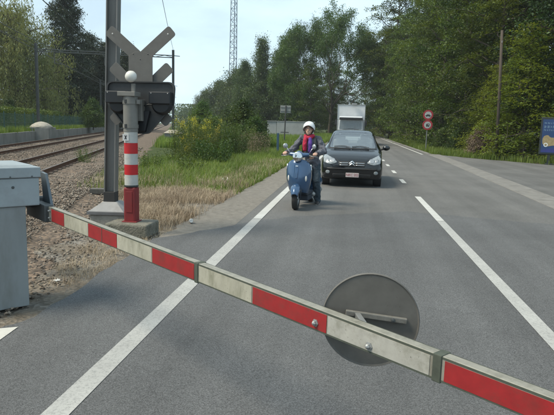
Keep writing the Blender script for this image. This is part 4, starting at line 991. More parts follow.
def conform(bvh, poly, off, axis='Y', sgn=1, step=.02, thick=0.0):
    """flat outline (front view x,z or side view y,z) fitted onto a curved body"""
    bm = bmesh.new(); vs = [bm.verts.new((x, 0, z)) for x, z in poly]; bm.faces.new(vs)
    xs = [p[0] for p in poly]; zs_ = [p[1] for p in poly]
    for lo, hi, no, ax in ((min(xs), max(xs), (1, 0, 0), 0), (min(zs_), max(zs_), (0, 0, 1), 2)):
        q = lo + step
        while q < hi - 1e-4:
            co = [0, 0, 0]; co[ax] = q
            bmesh.ops.bisect_plane(bm, geom=bm.verts[:] + bm.edges[:] + bm.faces[:], plane_co=co, plane_no=no); q += step
    V = []; bm.verts.ensure_lookup_table(); bm.verts.index_update()
    for v in bm.verts:
        if axis == 'Y': o_, d_ = Vector((v.co.x, -3, v.co.z)), Vector((0, 1, 0))
        elif axis == 'B': o_, d_ = Vector((v.co.x, 8, v.co.z)), Vector((0, -1, 0))
        else: o_, d_ = Vector((sgn * 3, v.co.x, v.co.z)), Vector((-sgn, 0, 0))
        hit, nrm, _, _ = bvh.ray_cast(o_, d_)
        if hit is None: hit, nrm, _, _ = bvh.find_nearest(o_ + d_ * 3)
        if nrm.dot(d_) > 0: nrm = -nrm
        V.append(hit + nrm * off)
    F = [tuple(v.index for v in f.verts) for f in bm.faces]; bm.free()
    me = bpy.data.meshes.new('patch'); me.from_pydata(V, [], F); me.update(); return me
def patch(name, bvh, poly, off, m, parent, axis='Y', sgn=1, step=.03, solid=.006):
    me = conform(bvh, poly, off, axis, sgn, step); o = link(name, me, m, parent, smooth=True, fix=False)
    if solid:
        s = o.modifiers.new('solid', 'SOLIDIFY'); s.thickness = solid; s.offset = 0
    return o
BLACKPAINT = mat('black_car_paint', (.006, .007, .009), .10, .0, var=.1, coat=.0, spec=.65)
TRIM = mat('black_plastic', (.018, .018, .019), .55, var=.15)
TYRE = mat('tyre_rubber', (.020, .020, .020), .9, var=.25, scale=20, dirt=(.06, .055, .05), dirt_amt=.4)
CHROME = mat('chrome', (.62, .63, .64), .12, 1.0, var=.03)
RIM = mat('wheel_rim', (.30, .31, .32), .3, .8, var=.08)
LAMPG = mat('lamp_lens', (.24, .26, .27), .2, .1, var=.4, scale=22, coat=.4)
BEZ = mat('lamp_reflector', (.33, .34, .35), .3, .6, var=.2, scale=30)
CARGLASS = glass_mat('car_glass', (.86, .92, .90), 4.3)
SEATM = mat('seat_cloth', (.22, .22, .225), .9)
def wheel(parent, c, r=.30, wdt=.19, axis='X', rim=RIM, name='wheel'):
    q = Matrix.Translation(c) @ Matrix.Rotation(PI / 2, 4, 'Y')
    w_ = empty(name, (0, 0, 0)); w_.parent = parent
    MB().lathe([(r * .62, -wdt / 2 + .012), (r * .80, -wdt / 2), (r * .95, -wdt / 2 + .018), (r, -wdt / 2 + .045), (r, wdt / 2 - .045), (r * .95, wdt / 2 - .018), (r * .80, wdt / 2), (r * .62, wdt / 2 - .012)], 36, q, True).build('tyre', TYRE, w_, auto=35)
    mb = MB().lathe([(r * .62, -wdt / 2 + .02), (r * .55, -wdt / 2 + .03), (r * .50, 0), (r * .55, wdt / 2 - .03), (r * .62, wdt / 2 - .02)], 30, q, True)
    mb.lathe([(.0001, -wdt * .3), (r * .16, -wdt * .32), (r * .16, wdt * .32), (.0001, wdt * .3)], 16, q)
    for k in range(7):
        a = 2 * PI * k / 7
        for e in (-1, 1): mb.box(Matrix.Translation(c) @ Vector((e * wdt * .28, math.cos(a) * r * .36, math.sin(a) * r * .36)), (.02, r * .12, r * .5), Matrix.Rotation(-a + PI / 2 + PI / 2, 3, 'X') @ Matrix.Rotation(PI / 2 * 0, 3, 'X'))
    mb.build('rim', rim, w_, auto=35)
    return w_

def hatchback():
    car = empty('car', (.045, 14.86, 0), math.radians(0), 'black rounded hatchback waiting behind the scooter, headlights off', 'car')
    # y, bottom, width low, width, shoulder z, top z, roof half width
    st = [(-.0, .36, .40, .52, .56, .62, .30), (.05, .25, .60, .69, .62, .70, .40), (.16, .20, .70, .785, .68, .785, .46), (.38, .19, .74, .825, .76, .872, .56), (.70, .19, .75, .833, .84, .945, .60), (1.0, .19, .75, .834, .89, 1.005, .64),
          (1.25, .19, .75, .834, .93, 1.165, .63), (1.55, .19, .75, .834, .95, 1.365, .585), (1.9, .19, .75, .834, .955, 1.475, .565), (2.3, .19, .75, .834, .96, 1.512, .555), (2.8, .19, .75, .833, .965, 1.49, .54), (3.25, .19, .74, .825, .97, 1.40, .52), (3.6, .20, .72, .80, .95, 1.20, .50), (3.78, .26, .66, .76, .85, .98, .44), (3.85, .36, .5, .62, .7, .78, .34)]
    sec = []
    for y, zb, wl, wm, zsd, zt, wr in st:
        f = 1.0 if zt > 1.1 else 0.0
        sec.append(np.array([(0, y, zb), (wl * .6, y, zb), (wl, y, zb + .015), (wm * .985, y, zb + .11), (wm, y, (zb + zsd) / 2 + .04), (wm * (.985 if f else .955), y, zsd), (wr + (wm - wr) * (.42 if f else .62), y, zsd + (zt - zsd) * .52), (wr * 1.02, y, zt - (.045 if f else .018)), (wr * .62, y, zt - .006), (0, y, zt)]))
    V, F = loft(sec, 96, 50)
    bvh = BVHTree.FromPolygons([tuple(v) for v in V], F)
    ws = rounded([(-.655, 1.012), (.655, 1.012), (.535, 1.435), (-.535, 1.435)], .06, 5)
    side1 = rounded([(1.62, .985), (2.38, .985), (2.36, 1.40), (1.95, 1.375)], .05, 4); side2 = rounded([(2.44, .985), (3.15, .99), (3.05, 1.28), (2.44, 1.395)], .05, 4); tri_ = [(1.15, .985), (1.55, .985), (1.72, 1.25)]
    rw_ = rounded([(-.50, 1.05), (.50, 1.05), (.44, 1.37), (-.44, 1.37)], .06, 5)
    Fk = []
    for f in F:
        c = V[list(f)].mean(0); drop = False
        if c[1] < 2.0 and c[2] > 1.01 and inside(ws, c[0], c[2]) and c[1] > .9: drop = True
        if c[1] > 3.0 and inside(rw_, c[0], c[2]): drop = True
        if abs(c[0]) > .5 and any(inside(p, c[1], c[2]) for p in (side1, side2, tri_)): drop = True
        for wy in (.72, 3.17):
            if abs(c[0]) > .50 and c[2] < .66 and math.hypot(c[1] - wy, c[2] - .30) < .345: drop = True
        if not drop: Fk.append(f)
    body = MB().add(V, Fk).build('body', BLACKPAINT, car, smooth=True)
    # interior
    MB().box((0, 1.46, .84), (1.30, .42, .22)).build('dashboard', mat('dashboard_grey', (.12, .12, .125), .7), car, bevel=.05, seg=3)
    for sx in (-.36, .36):
        s_ = MB().box((sx, 2.15, .92), (.46, .14, .62), rot('X', -12)).build('seat', SEATM, car, bevel=.06, seg=3)
        MB().box((sx, 2.24, 1.28), (.27, .1, .18)).build('headrest', SEATM, s_, bevel=.04, seg=3)
    MB().lathe([(.175, -.012), (.188, 0), (.175, .012), (.163, 0)], 28, Matrix.Translation((.36, 1.66, .98)) @ Matrix.Rotation(math.radians(65), 4, 'X'), True).build('steering_wheel', TRIM, car, smooth=True)
    MB().box((0, 2.4, .45), (1.4, 2.6, .1)).build('floor_pan', TRIM, car)
    patch('windscreen', bvh, ws, .001, CARGLASS, car, solid=0)
    patch('rear_window', bvh, rw_, .001, CARGLASS, car, 'B', solid=0)
    patch('windscreen_surround', bvh, [(-.67, .992), (.67, .992), (.66, 1.014), (-.66, 1.014)], .003, TRIM, car)
    for sg in (-1, 1):
        for p in (side1, side2, tri_): patch('side_window', bvh, p, .001, CARGLASS, car, 'X', sg, solid=0)
    # wipers
    for x0, x1 in ((-.52, -.06), (-.02, .46)):
        pts = []
        for u in np.linspace(0, 1, 8):
            x = x0 + (x1 - x0) * u; h_, n_, _, _ = bvh.ray_cast(Vector((x, -3, 1.030 + .03 * math.sin(PI * u) - .012 * u)), Vector((0, 1, 0))); pts.append(h_ + n_ * .018 * (1 if n_.y < 0 else -1))
        MB().tube(pts, .009, 5).build('wiper', TRIM, car)
    # front end
    for sg in (-1, 1):
        hl = rounded([(sg * .37, .655), (sg * .57, .60), (sg * .745, .645), (sg * .775, .77), (sg * .72, .85), (sg * .53, .765)][::sg], .035, 4)
        h = patch('headlight', bvh, hl, .007, LAMPG, car, solid=.01)
        patch('headlight_bezel', bvh, [(sg * .52 + .075 * math.cos(a), .70 + .058 * math.sin(a)) for a in np.linspace(0, 2 * PI, 17)[:-1]], .012, BEZ, h, solid=.004)
        patch('headlight_bezel', bvh, [(sg * .655 + .045 * math.cos(a), .715 + .045 * math.sin(a)) for a in np.linspace(0, 2 * PI, 17)[:-1]], .012, BEZ, h, solid=.004)
        patch('fog_lamp', bvh, [(sg * .635 + .055 * math.cos(a), .40 + .047 * math.sin(a)) for a in np.linspace(0, 2 * PI, 17)[:-1]], .008, LAMPG, car, solid=.01)
        patch('bonnet_gap', bvh, [(sg * .33, .668), (sg * .47, .79), (sg * .475, .79), (sg * .338, .664)], .002, TRIM, car, solid=.002)
        mi = MB().sphere((sg * .955, 1.34, 1.03), .5, 18, 12, sq=(.21, .17, .15)).build('door_mirror', BLACKPAINT, car, smooth=True)
        MB().tube([(sg * .80, 1.38, .98), (sg * .9, 1.36, 1.01)], [.03, .03], 8).build('mirror_stalk', TRIM, mi)
        MB().sphere((sg * .955, 1.40, 1.03), .5, 18, 12, sq=(.18, .07, .125)).build('mirror_glass', CHROME, mi, smooth=True)
        patch('door_gap', bvh, [(1.30, .35), (1.308, .35), (1.308, .95), (1.30, .95)], .002, TRIM, car, 'X', sg, solid=.002)
        patch('door_gap', bvh, [(2.41, .35), (2.418, .35), (2.418, .98), (2.41, .98)], .002, TRIM, car, 'X', sg, solid=.002)
    gr = patch('grille', bvh, rounded([(-.34, .55), (.34, .55), (.36, .685), (-.36, .685)], .03, 4), .004, TRIM, car, solid=.008)
    for z_ in (.585, .635):   # two chrome bars rising into the double chevron
        patch('grille_bar', bvh, [(-.33, z_), (-.10, z_ + .006), (-.10, z_ + .02), (-.33, z_ + .014)], .012, CHROME if z_ > .6 else CHROME, gr, solid=.006, step=.05)
        patch('grille_bar', bvh, [(.10, z_ + .006), (.33, z_), (.33, z_ + .014), (.10, z_ + .02)], .012, CHROME, gr, solid=.006, step=.05)
        patch('badge_chevron', bvh, [(-.095, z_ - .012), (-.075, z_ - .012), (0, z_ + .034), (.075, z_ - .012), (.095, z_ - .012), (.012, z_ + .062), (-.012, z_ + .062)], .02, CHROME, gr, solid=.01, step=.03)
    patch('lower_intake', bvh, rounded([(-.48, .255), (.48, .255), (.52, .36), (-.52, .36)], .03, 4), .004, TRIM, car, solid=.006)
    patch('bumper_strip', bvh, [(-.66, .475), (.66, .475), (.66, .515), (-.66, .515)], .008, TRIM, car, solid=.012, step=.05)
    pl_ = MB().box((.02, -.022, .335), (.345, .012, .115)).build('number_plate', mat('plate_white', (.50, .44, .43), .4, var=.05), car, bevel=.004)
    c = bpy.data.curves.new('plate_text', 'FONT'); c.body = 'NKC\u00b7202'; c.size = .098; c.align_x = 'CENTER'; c.align_y = 'CENTER'; c.extrude = .001
    t = bpy.data.objects.new('plate_text', c); col.objects.link(t); t.parent = pl_; t.location = (.02, -.030, .335); t.rotation_euler = (PI / 2, 0, 0); t.scale = (.86, 1, 1); 
    me_ = bpy.data.meshes.new_from_object(t); bpy.data.objects.remove(t); t = bpy.data.objects.new('plate_text', me_); col.objects.link(t); t.parent = pl_; t.location = (.02, -.030, .335); t.rotation_euler = (PI / 2, 0, 0); t.scale = (.86, 1, 1)
    me_.materials.clear(); me_.materials.append(mat('plate_red', (.25, .02, .03), .5))
    for sx in (-.72, .72):
        for y in (.72, 3.17):
            wheel(car, (sx, y, .30))
            MB().lathe([(.335, -.10), (.348, -.10), (.348, .10), (.335, .10)], 36, Matrix.Translation((sx * .98, y, .30)) @ Matrix.Rotation(PI / 2, 4, 'Y'), True).build('wheel_arch', TRIM, car, auto=40)
    MB().tube([(.05, 2.9, 1.48), (.05, 3.15, 1.66)], [.006, .003], 5).build('aerial', TRIM, car)
    return car
hatchback()

def lorry():
    t = empty('lorry', (-.12, 49.5, 0), 0, 'white box lorry approaching behind the black car', 'lorry')
    WB = mat('lorry_box_white', (.56, .58, .60), .45, var=.06, scale=1.5, dirt=(.35, .35, .34), dirt_amt=.3); CBW = mat('lorry_cab_white', (.50, .52, .54), .35, var=.05, coat=.6)
    MB().box((0, 4.6, 2.28), (2.46, 6.0, 2.60)).build('cargo_box', WB, t, bevel=.03)
    for x in (-1.225, 1.225): MB().box((x, 1.58, 2.28), (.05, .05, 2.62)).build('box_corner_trim', GALV, t)
    MB().box((0, 1.58, 3.575), (2.46, .06, .05)).build('box_top_trim', GALV, t)
    secs = [(0, [(-1.06, .45), (1.06, .45), (1.08, 1.15), (1.04, 1.95), (.98, 2.45), (-.98, 2.45), (-1.04, 1.95), (-1.08, 1.15)]), (.12, [(-1.1, .4), (1.1, .4), (1.12, 1.15), (1.09, 1.98), (1.0, 2.52), (-1.0, 2.52), (-1.09, 1.98), (-1.12, 1.15)]), (1.5, [(-1.1, .4), (1.1, .4), (1.12, 1.15), (1.09, 1.98), (1.0, 2.56), (-1.0, 2.56), (-1.09, 1.98), (-1.12, 1.15)])]
    mb = MB(); vs = [(x, y, z) for y, p in secs for x, z in p]; fs = [(i * 8 + k, i * 8 + (k + 1) % 8, i * 8 + 8 + (k + 1) % 8, i * 8 + 8 + k) for i in range(2) for k in range(8)] + [tuple(range(8)), tuple(range(16, 24))]
    cabn = mb.add(vs, fs).build('cab', CBW, t, bevel=.05, seg=3)
    MB().prism(rounded([(-.98, 1.40), (.98, 1.40), (.93, 2.16), (-.93, 2.16)], .08, 4), -.012, .02).build('windscreen', mat('lorry_glass', (.15, .18, .20), .12, spec=.8, coat=.5), cabn)
    MB().add([(-1.0, .02, 2.38), (1.0, .02, 2.38), (1.02, -.26, 2.20), (-1.02, -.26, 2.20), (-1.0, .02, 2.42), (1.0, .02, 2.42), (1.02, -.26, 2.24), (-1.02, -.26, 2.24)], [(0, 1, 2, 3), (7, 6, 5, 4), (0, 4, 5, 1), (1, 5, 6, 2), (2, 6, 7, 3), (3, 7, 4, 0)]).build('sun_visor', mat('visor_dark', (.012, .014, .016), .9, spec=.1), t, bevel=.01)
    MB().box((0, -.02, 1.0), (1.7, .03, .42)).build('grille', TRIM, t, bevel=.02); MB().box((0, -.06, .58), (2.16, .16, .32)).build('bumper', CBW, t, bevel=.04)
    for x in (-1, 1):
        MB().box((x * .84, -.145, .60), (.34, .03, .16)).build('headlight', LAMPG, t, bevel=.02)
        m_ = MB().box((x * 1.30, .05, 1.95), (.19, .1, .44)).build('mirror', TRIM, t, bevel=.03); MB().tube([(x * 1.08, .1, 2.22), (x * 1.3, .05, 2.2)], .018, 6).build('mirror_arm', TRIM, m_)
        MB().box((x * .25, -.03, 1.42), (.9, .02, .02), rot('Y', 4 * x)).build('wiper', TRIM, t)
    for x in (-.95, .95):
        for y in (.75, 5.4): wheel(t, (x, y, .46), .46, .28)
    MB().box((0, 4, .75), (.9, 7.5, .22)).build('chassis', TRIM, t)
    MB().box((.25, 1.3, 3.62), (.5, .25, .12)).build('roof_beacon', GALV, t, bevel=.03)
lorry()

# ------------------------------------------------------------------ scooter (front towards local -Y)
def blob(name, caps, m, parent, voxel=.012, smooth=6, spheres=(), folds=0):
    """tapered capsules and ellipsoids fused to one continuous skin"""
    mb = MB()
    for p0, r0, p1, r1 in caps:
        p0, p1 = Vector(p0), Vector(p1); k = 4
        mb.tube([p0.lerp(p1, i / k) for i in range(k + 1)], [r0 + (r1 - r0) * i / k for i in range(k + 1)], 12)
        mb.sphere(p0, r0 * .999, 12, 8); mb.sphere(p1, r1 * .999, 12, 8)
    for c, sq in spheres: mb.sphere(c, 1, 16, 12, sq=sq)
    o = link(name, mb.mesh(name), m, parent, smooth=True)
    r = o.modifiers.new('fuse', 'REMESH'); r.mode = 'VOXEL'; r.voxel_size = voxel; r.use_smooth_shade = True
    s = o.modifiers.new('relax', 'SMOOTH'); s.factor = .5; s.iterations = smooth
    if folds:
        tx = bpy.data.textures.new(name + '_folds', 'CLOUDS'); tx.noise_scale = .075; tx.noise_depth = 2
        d = o.modifiers.new('folds', 'DISPLACE'); d.texture = tx; d.strength = folds; d.mid_level = .5; d.texture_coords = 'LOCAL'
    return o
BLUE = mat('scooter_blue', (.036, .086, .175), .22, .3, var=.06, coat=.8)
BLUED = mat('scooter_inner', (.02, .03, .045), .5)
def lens(c, r, q=None): return None
sc_ = empty('scooter', (-.985, 10.62, 0), math.radians(-9), 'blue retro motor scooter with round headlight and two mirrors', 'scooter')
S = sc_
def shell(name, secs, m, parent, nu=20, ny=40, solid=.012):
    """open skin through half profiles, mirrored left and right"""
    Q = np.array([catmull(s, nu) for s in secs]); G = np.array([catmull(Q[:, j], ny) for j in range(nu)]).transpose(1, 0, 2)
    Mi = G[:, ::-1][:, :-1].copy(); Mi[:, :, 0] *= -1; R_ = np.concatenate([Mi, G], 1); m_ = R_.shape[1]
    F = [(i * m_ + j, i * m_ + j + 1, (i + 1) * m_ + j + 1, (i + 1) * m_ + j) for i in range(ny - 1) for j in range(m_ - 1)]
    o = MB().add(R_.reshape(-1, 3), F).build(name, m, parent, smooth=True)
    s_ = o.modifiers.new('solid', 'SOLIDIFY'); s_.thickness = solid; s_.offset = 1 if solid > 0 else -1
    return o
# leg shield: half profiles (x, y, z) from centre ridge outwards, top to bottom
shield = shell('leg_shield', [
    [(0, -.02, .96), (.06, -.015, .955), (.11, .0, .94), (.14, .03, .92)],
    [(0, -.075, .88), (.08, -.06, .88), (.16, -.01, .875), (.205, .05, .86)],
    [(0, -.105, .76), (.09, -.085, .76), (.18, -.02, .76), (.23, .055, .755)],
    [(0, -.125, .63), (.09, -.105, .63), (.18, -.035, .63), (.232, .05, .63)],
    [(0, -.125, .52), (.085, -.105, .52), (.165, -.035, .51), (.215, .06, .50)],
    [(0, -.10, .42), (.075, -.085, .42), (.145, -.02, .40), (.185, .09, .38)],
    [(0, -.04, .34), (.07, -.03, .34), (.13, .03, .32), (.165, .14, .30)]], BLUE, S, solid=.018)
MB().add([(-.035, -.095, .90), (.035, -.095, .90), (.028, -.145, .70), (-.028, -.145, .70), (-.02, -.155, .60), (.02, -.155, .60), (.035, -.06, .90), (-.035, -.06, .90), (-.028, -.1, .60), (.028, -.1, .60)],
         [(0, 1, 2, 3), (3, 2, 5, 4), (1, 6, 9, 5, 2), (0, 3, 4, 8, 7), (0, 7, 6, 1), (4, 5, 9, 8)]).build('horn_cover', BLUE, S, bevel=.012, seg=3)
MB().box((0, -.128, .835), (.05, .006, .022), rot('X', -14)).build('badge', CHROME, S, bevel=.003)
for sg in (-1, 1):
    ind = MB().sphere((sg * .165, -.055, .60), 1, 14, 10, sq=(.026, .028, .062)).build('indicator', mat('indicator_lens', (.62, .60, .55), .15, coat=1.0), S, smooth=True)
    MB().tube([(sg * .232, .055, .90 - .04), (sg * .246, .066, .75), (sg * .246, .062, .63), (sg * .228, .072, .50), (sg * .196, .10, .38)], .009, 8).build('shield_trim', CHROME, S, smooth=True)
# steering column, handlebar cowl, headlight
MB().tube([(0, -.06, .30), (0, .02, .98)], [.05, .055], 14).build('steering_column', BLUED, S, smooth=True)
cowl = blob('handlebar_cowl', [((0, -.02, 1.01), .085, (0, .03, 1.05), .075), ((0, .02, 1.03), .06, (-.17, .04, 1.05), .038), ((0, .02, 1.03), .06, (.17, .04, 1.05), .038), ((0, .0, .95), .07, (0, .0, 1.0), .08)], BLUE, S, .010)
hl = MB().lathe([(.0001, .0), (.05, .006), (.074, .018), (.083, .035), (.084, .05), (.07, .06)], 32, Matrix.Translation((0, -.125, 1.015)) @ Matrix.Rotation(math.radians(-97), 4, 'X')).build('headlight', mat('headlight_glass', (.40, .42, .42), .3, .0, coat=.4, var=.3, scale=60), S, smooth=True)
MB().lathe([(.078, .0), (.092, .01), (.096, .04), (.092, .075), (.08, .06)], 32, Matrix.Translation((0, -.125, 1.015)) @ Matrix.Rotation(math.radians(-97), 4, 'X')).build('headlight_rim', CHROME, hl, smooth=True)
for sg in (-1, 1):
    MB().tube([(sg * .16, .04, 1.05), (sg * .24, .07, 1.05)], [.03, .024], 10).build('switch_block', TRIM, S, smooth=True)
    MB().tube([(sg * .23, .07, 1.05), (sg * .37, .115, 1.035)], .018, 12).build('grip', TRIM, S, smooth=True)
    MB().tube([(sg * .20, .02, 1.035), (sg * .28, .01, 1.02), (sg * .36, .045, 1.015)], [.008, .008, .007], 6).build('brake_lever', GALV, S, smooth=True)
    ms = MB().tube([(sg * .19, .04, 1.07), (sg * .225, .045, 1.13), (sg * .27, .05, 1.19)], .006, 8).build('mirror_stalk', CHROME, S, smooth=True)
    MB().lathe([(.0001, -.022), (.030, -.018), (.046, -.008), (.050, 0), (.044, .004), (.0001, .004)], 24, Matrix.Translation((sg * .285, .045, 1.205)) @ Matrix.Rotation(math.radians(sg * -28), 4, 'Z') @ Matrix.Rotation(math.radians(-90), 4, 'X')).build('mirror', mat('mirror_shell', (.34, .36, .37), .3, .5), ms, smooth=True)
# front wheel and fender, turned a little
fw = empty('front_wheel', (0, -.12, .218), math.radians(6)); fw.parent = S
Rm = Matrix.Rotation(PI / 2, 4, 'Y')
MB().lathe([(.135, -.045), (.175, -.056), (.205, -.05), (.218, -.025), (.221, 0), (.218, .025), (.205, .05), (.175, .056), (.135, .045)], 40, Rm, True).build('tyre', TYRE, fw, auto=40)
MB().lathe([(.0001, -.05), (.03, -.05), (.05, -.02), (.12, -.03), (.138, -.045), (.138, .045), (.12, .03), (.05, .02), (.03, .05), (.0001, .05)], 30, Rm).build('rim', RIM, fw, auto=35)
fd = []
for u in np.linspace(-.35, 1.0, 9):
    a = math.radians(98 + u * 62) if True else 0
    r_ = .262; y_ = math.cos(a) * r_; z_ = math.sin(a) * r_
    wdt = .085 * math.sin(PI * min(1, max(.12, (1.08 - u) / 1.5))) ** .5
    fd.append([(0, y_ - .03 * (-math.cos(a)), z_ + .015), (wdt * .6, y_ * .985, z_ * .99 + .008), (wdt, y_ * .93, z_ * .93 - .01), (wdt * 1.02, y_ * .78, z_ * .80 - .03)])
fender = shell('front_fender', fd, BLUE, fw, 10, 24, .006)
MB().tube([(.075, 0, 0), (.078, .04, .16), (.05, .08, .32)], [.022, .025, .03], 10).build('fork', BLUED, fw, smooth=True)
# floor, tail, seat, rear wheel
MB().box((0, .36, .29), (.34, .5, .07)).build('floor_board', BLUED, S, bevel=.02)
tail = blob('tail_body', [((0, .62, .42), .13, (0, 1.15, .50), .14), ((-.10, .78, .40), .12, (-.12, 1.12, .45), .13), ((.10, .78, .40), .12, (.12, 1.12, .45), .13), ((0, .58, .55), .12, (0, 1.1, .62), .13), ((0, .56, .35), .12, (0, .6, .6), .12)], BLUE, S, .016)
MB().sphere((0, .82, .76), 1, 20, 12, sq=(.15, .36, .07)).build('saddle', mat('saddle_black', (.02, .02, .02), .6), S, smooth=True)
rw = empty('rear_wheel', (0, 1.16, .215)); rw.parent = S
MB().lathe([(.135, -.05), (.175, -.06), (.205, -.055), (.217, -.025), (.22, 0), (.217, .025), (.205, .055), (.175, .06), (.135, .05)], 40, Rm, True).build('tyre', TYRE, rw, auto=40)
MB().lathe([(.0001, -.05), (.12, -.03), (.138, -.045), (.138, .045), (.12, .03), (.0001, .05)], 30, Rm).build('rim', RIM, rw, auto=35)
MB().tube([(.15, .62, .22), (.17, .9, .24), (.17, 1.2, .27)], [.045, .065, .06], 14).build('exhaust', GALV, S, smooth=True)
MB().tube([(.10, .60, .25), (.17, .66, .12), (.20, .70, .02)], .011, 8).build('side_stand', GALV, S, smooth=True)
MB().box((-.16, .98, .24), (.12, .42, .16)).build('engine_cover', TRIM, S, bevel=.04, seg=3)
MB().box((0, .44, .02 + .17), (.30, .35, .12)).build('under_floor', BLUED, S, bevel=.02)

# ------------------------------------------------------------------ rider, astride the scooter with one foot on the road
SKIN = mat('skin', (.50, .30, .22), .5, var=.06)
JACKET = mat('jacket_slate', (.088, .092, .112), .85, var=.22, scale=9, bump=.35, bscale=25)
JEANS = mat('jeans_dark', (.034, .052, .068), .9, var=.25, scale=10, bump=.3, bscale=40)
SCARF = mat('scarf_red', (.40, .018, .050), .9, var=.2, scale=14, bump=.5, bscale=40)
PURPLE = mat('scarf_purple', (.10, .045, .24), .9, var=.2, scale=14)
HELM = mat('helmet_white', (.62, .63, .63), .25, var=.04, coat=.6)
SHOE = mat('shoe_dark', (.045, .042, .042), .7)
rd = empty('person', (-.80, 11.30, 0), math.radians(-6), 'person in white helmet, red scarf and grey jacket astride the blue scooter', 'person')
# local frame: -Y forward, x to the viewer's right
HIP = Vector((.03, .08, .83)); CH = Vector((-.02, -.02, 1.22)); NK = Vector((-.035, -.05, 1.40)); HD = Vector((-.045, -.085, 1.535))
gl = S.matrix_basis @ Vector((-.30, .095, 1.045)); gr_ = S.matrix_basis @ Vector((.30, .095, 1.045))
inv = rd.matrix_basis.inverted(); GL = inv @ gl; GRR = inv @ gr_
shL, shR = Vector((-.205, -.01, 1.335)), Vector((.145, -.01, 1.335))
elL, elR = Vector((-.36, -.16, 1.10)), Vector((.285, -.14, 1.10))
def hand(c, sg, fw_):
    """palm on the grip, four fingers curled over its front, thumb under the inside"""
    caps = [(c + Vector((0, .045, .012)), .028, c + Vector((0, .005, .026)), .030)]
    for k in range(4):
        x = (k - 1.5) * .021; l = (.92, 1.0, .96, .8)[k]
        a = c + Vector((x, -.012, .032)); b = a + Vector((0, -.028 * l, -.008)); d = b + Vector((0, -.006, -.026 * l)); e = d + Vector((0, .014 * l, -.014 * l))
        caps += [(a, .0105, b, .010), (b, .010, d, .0095), (d, .0095, e, .0085)]
    t0 = c + Vector((-sg * .03, .02, .012)); t1 = c + Vector((-sg * .047, -.006, .002)); t2 = c + Vector((-sg * .046, -.024, -.008))
    return caps + [(t0, .013, t1, .011), (t1, .011, t2, .009)]
wl, wr = GL + Vector((0, .075, .02)), GRR + Vector((0, .075, .02))
body_caps = [(HIP, .11, CH, .12), (CH, .12, NK, .055), (NK, .05, HD + Vector((0, .01, -.06)), .052), (CH + Vector((-.02, 0, .1)), .06, shL, .05), (CH + Vector((.02, 0, .1)), .06, shR, .05), (shL, .042, elL, .036), (elL, .034, wl, .026), (shR, .042, elR, .036), (elR, .034, wr, .026),
             (wl, .026, GL + Vector((0, .045, .012)), .028), (wr, .026, GRR + Vector((0, .045, .012)), .028),
             (HD + Vector((0, -.098, -.012)), .012, HD + Vector((0, -.112, -.030)), .014), (HD + Vector((0, -.07, -.092)), .03, HD + Vector((0, -.055, -.06)), .05)]
body_caps += hand(GL, -1, 0) + hand(GRR, 1, 0)
KL, KR = Vector((-.20, -.30, .62)), Vector((.135, -.04, .49)); AL, AR = Vector((-.17, -.33, .36)), Vector((.155, .10, .09))
body_caps += [(HIP + Vector((-.08, 0, 0)), .085, KL, .055), (KL, .05, AL, .036), (HIP + Vector((.07, 0, -.02)), .085, KR, .055), (KR, .05, AR, .036), (AR, .034, AR + Vector((.015, -.09, -.055)), .018), (AL, .034, AL + Vector((.015, -.09, -.055)), .018)]
body = blob('body', body_caps, SKIN, rd, .0085, 3, [(HD, (.078, .098, .112)), (HD + Vector((-.078, .0, -.01)), (.012, .022, .032)), (HD + Vector((.078, .0, -.01)), (.012, .022, .032))])
for sg in (-1, 1):
    MB().sphere(HD + Vector((sg * .032, -.087, .008)), 1, 10, 8, sq=(.014, .008, .008)).build('eye', mat('eye_white', (.5, .5, .5), .2), body, smooth=True)
    MB().sphere(HD + Vector((sg * .032, -.0945, .008)), 1, 8, 6, sq=(.006, .003, .006)).build('iris', mat('eye_dark', (.03, .02, .015), .2), body, smooth=True)
    MB().tube([HD + Vector((sg * .018, -.095, .026)), HD + Vector((sg * .034, -.094, .030)), HD + Vector((sg * .052, -.083, .024))], .004, 5).build('eyebrow', mat('hair_brown', (.06, .04, .025), .8), body)
MB().tube([HD + Vector((-.024, -.088, -.062)), HD + Vector((0, -.096, -.064)), HD + Vector((.024, -.088, -.062))], [.004, .007, .004], 8).build('mouth', mat('lips', (.33, .10, .09), .5), body, smooth=True)
gls = MB()
for sg in (-1, 1):
    gls.lathe([(.024, -.002), (.027, 0), (.024, .002)], 18, Matrix.Translation(HD + Vector((sg * .033, -.105, .006))) @ Matrix.Rotation(PI / 2, 4, 'X'), True); gls.tube([HD + Vector((sg * .06, -.10, .01)), HD + Vector((sg * .083, .0, .012))], .0025, 5)
gls.tube([HD + Vector((-.008, -.107, .008)), HD + Vector((.008, -.107, .008))], .0025, 5); gls.build('glasses', TRIM, rd)
# clothing
jk = [(HIP + Vector((0, 0, -.03)), .155, HIP + Vector((-.01, -.01, .16)), .145), (HIP + Vector((-.01, -.01, .16)), .145, CH, .155), (CH, .155, NK + Vector((0, .01, -.05)), .085), (CH + Vector((-.06, 0, .09)), .085, shL, .075), (CH + Vector((.06, 0, .09)), .085, shR, .075),
      (shL, .074, elL, .062), (elL, .06, wl.lerp(elL, .12), .044), (shR, .074, elR, .062), (elR, .06, wr.lerp(elR, .12), .044)]
jacket = blob('jacket', jk, JACKET, rd, .011, 4, folds=.07)
blob('hair', [(HD + Vector((-.035, .01, -.045)), .055, HD + Vector((-.03, .02, .05)), .062), (HD + Vector((.035, .01, -.045)), .055, HD + Vector((.03, .02, .05)), .062)], mat('hair_dark', (.035, .024, .017), .7), rd, .009, 3)
MB().lathe([(.046, -.012), (.052, 0), (.046, .012)], 14, Matrix.Translation(wl.lerp(elL, .10)) @ (wl - elL).to_track_quat('Z', 'Y').to_matrix().to_4x4(), True).build('cuff', JACKET, jacket, smooth=True)
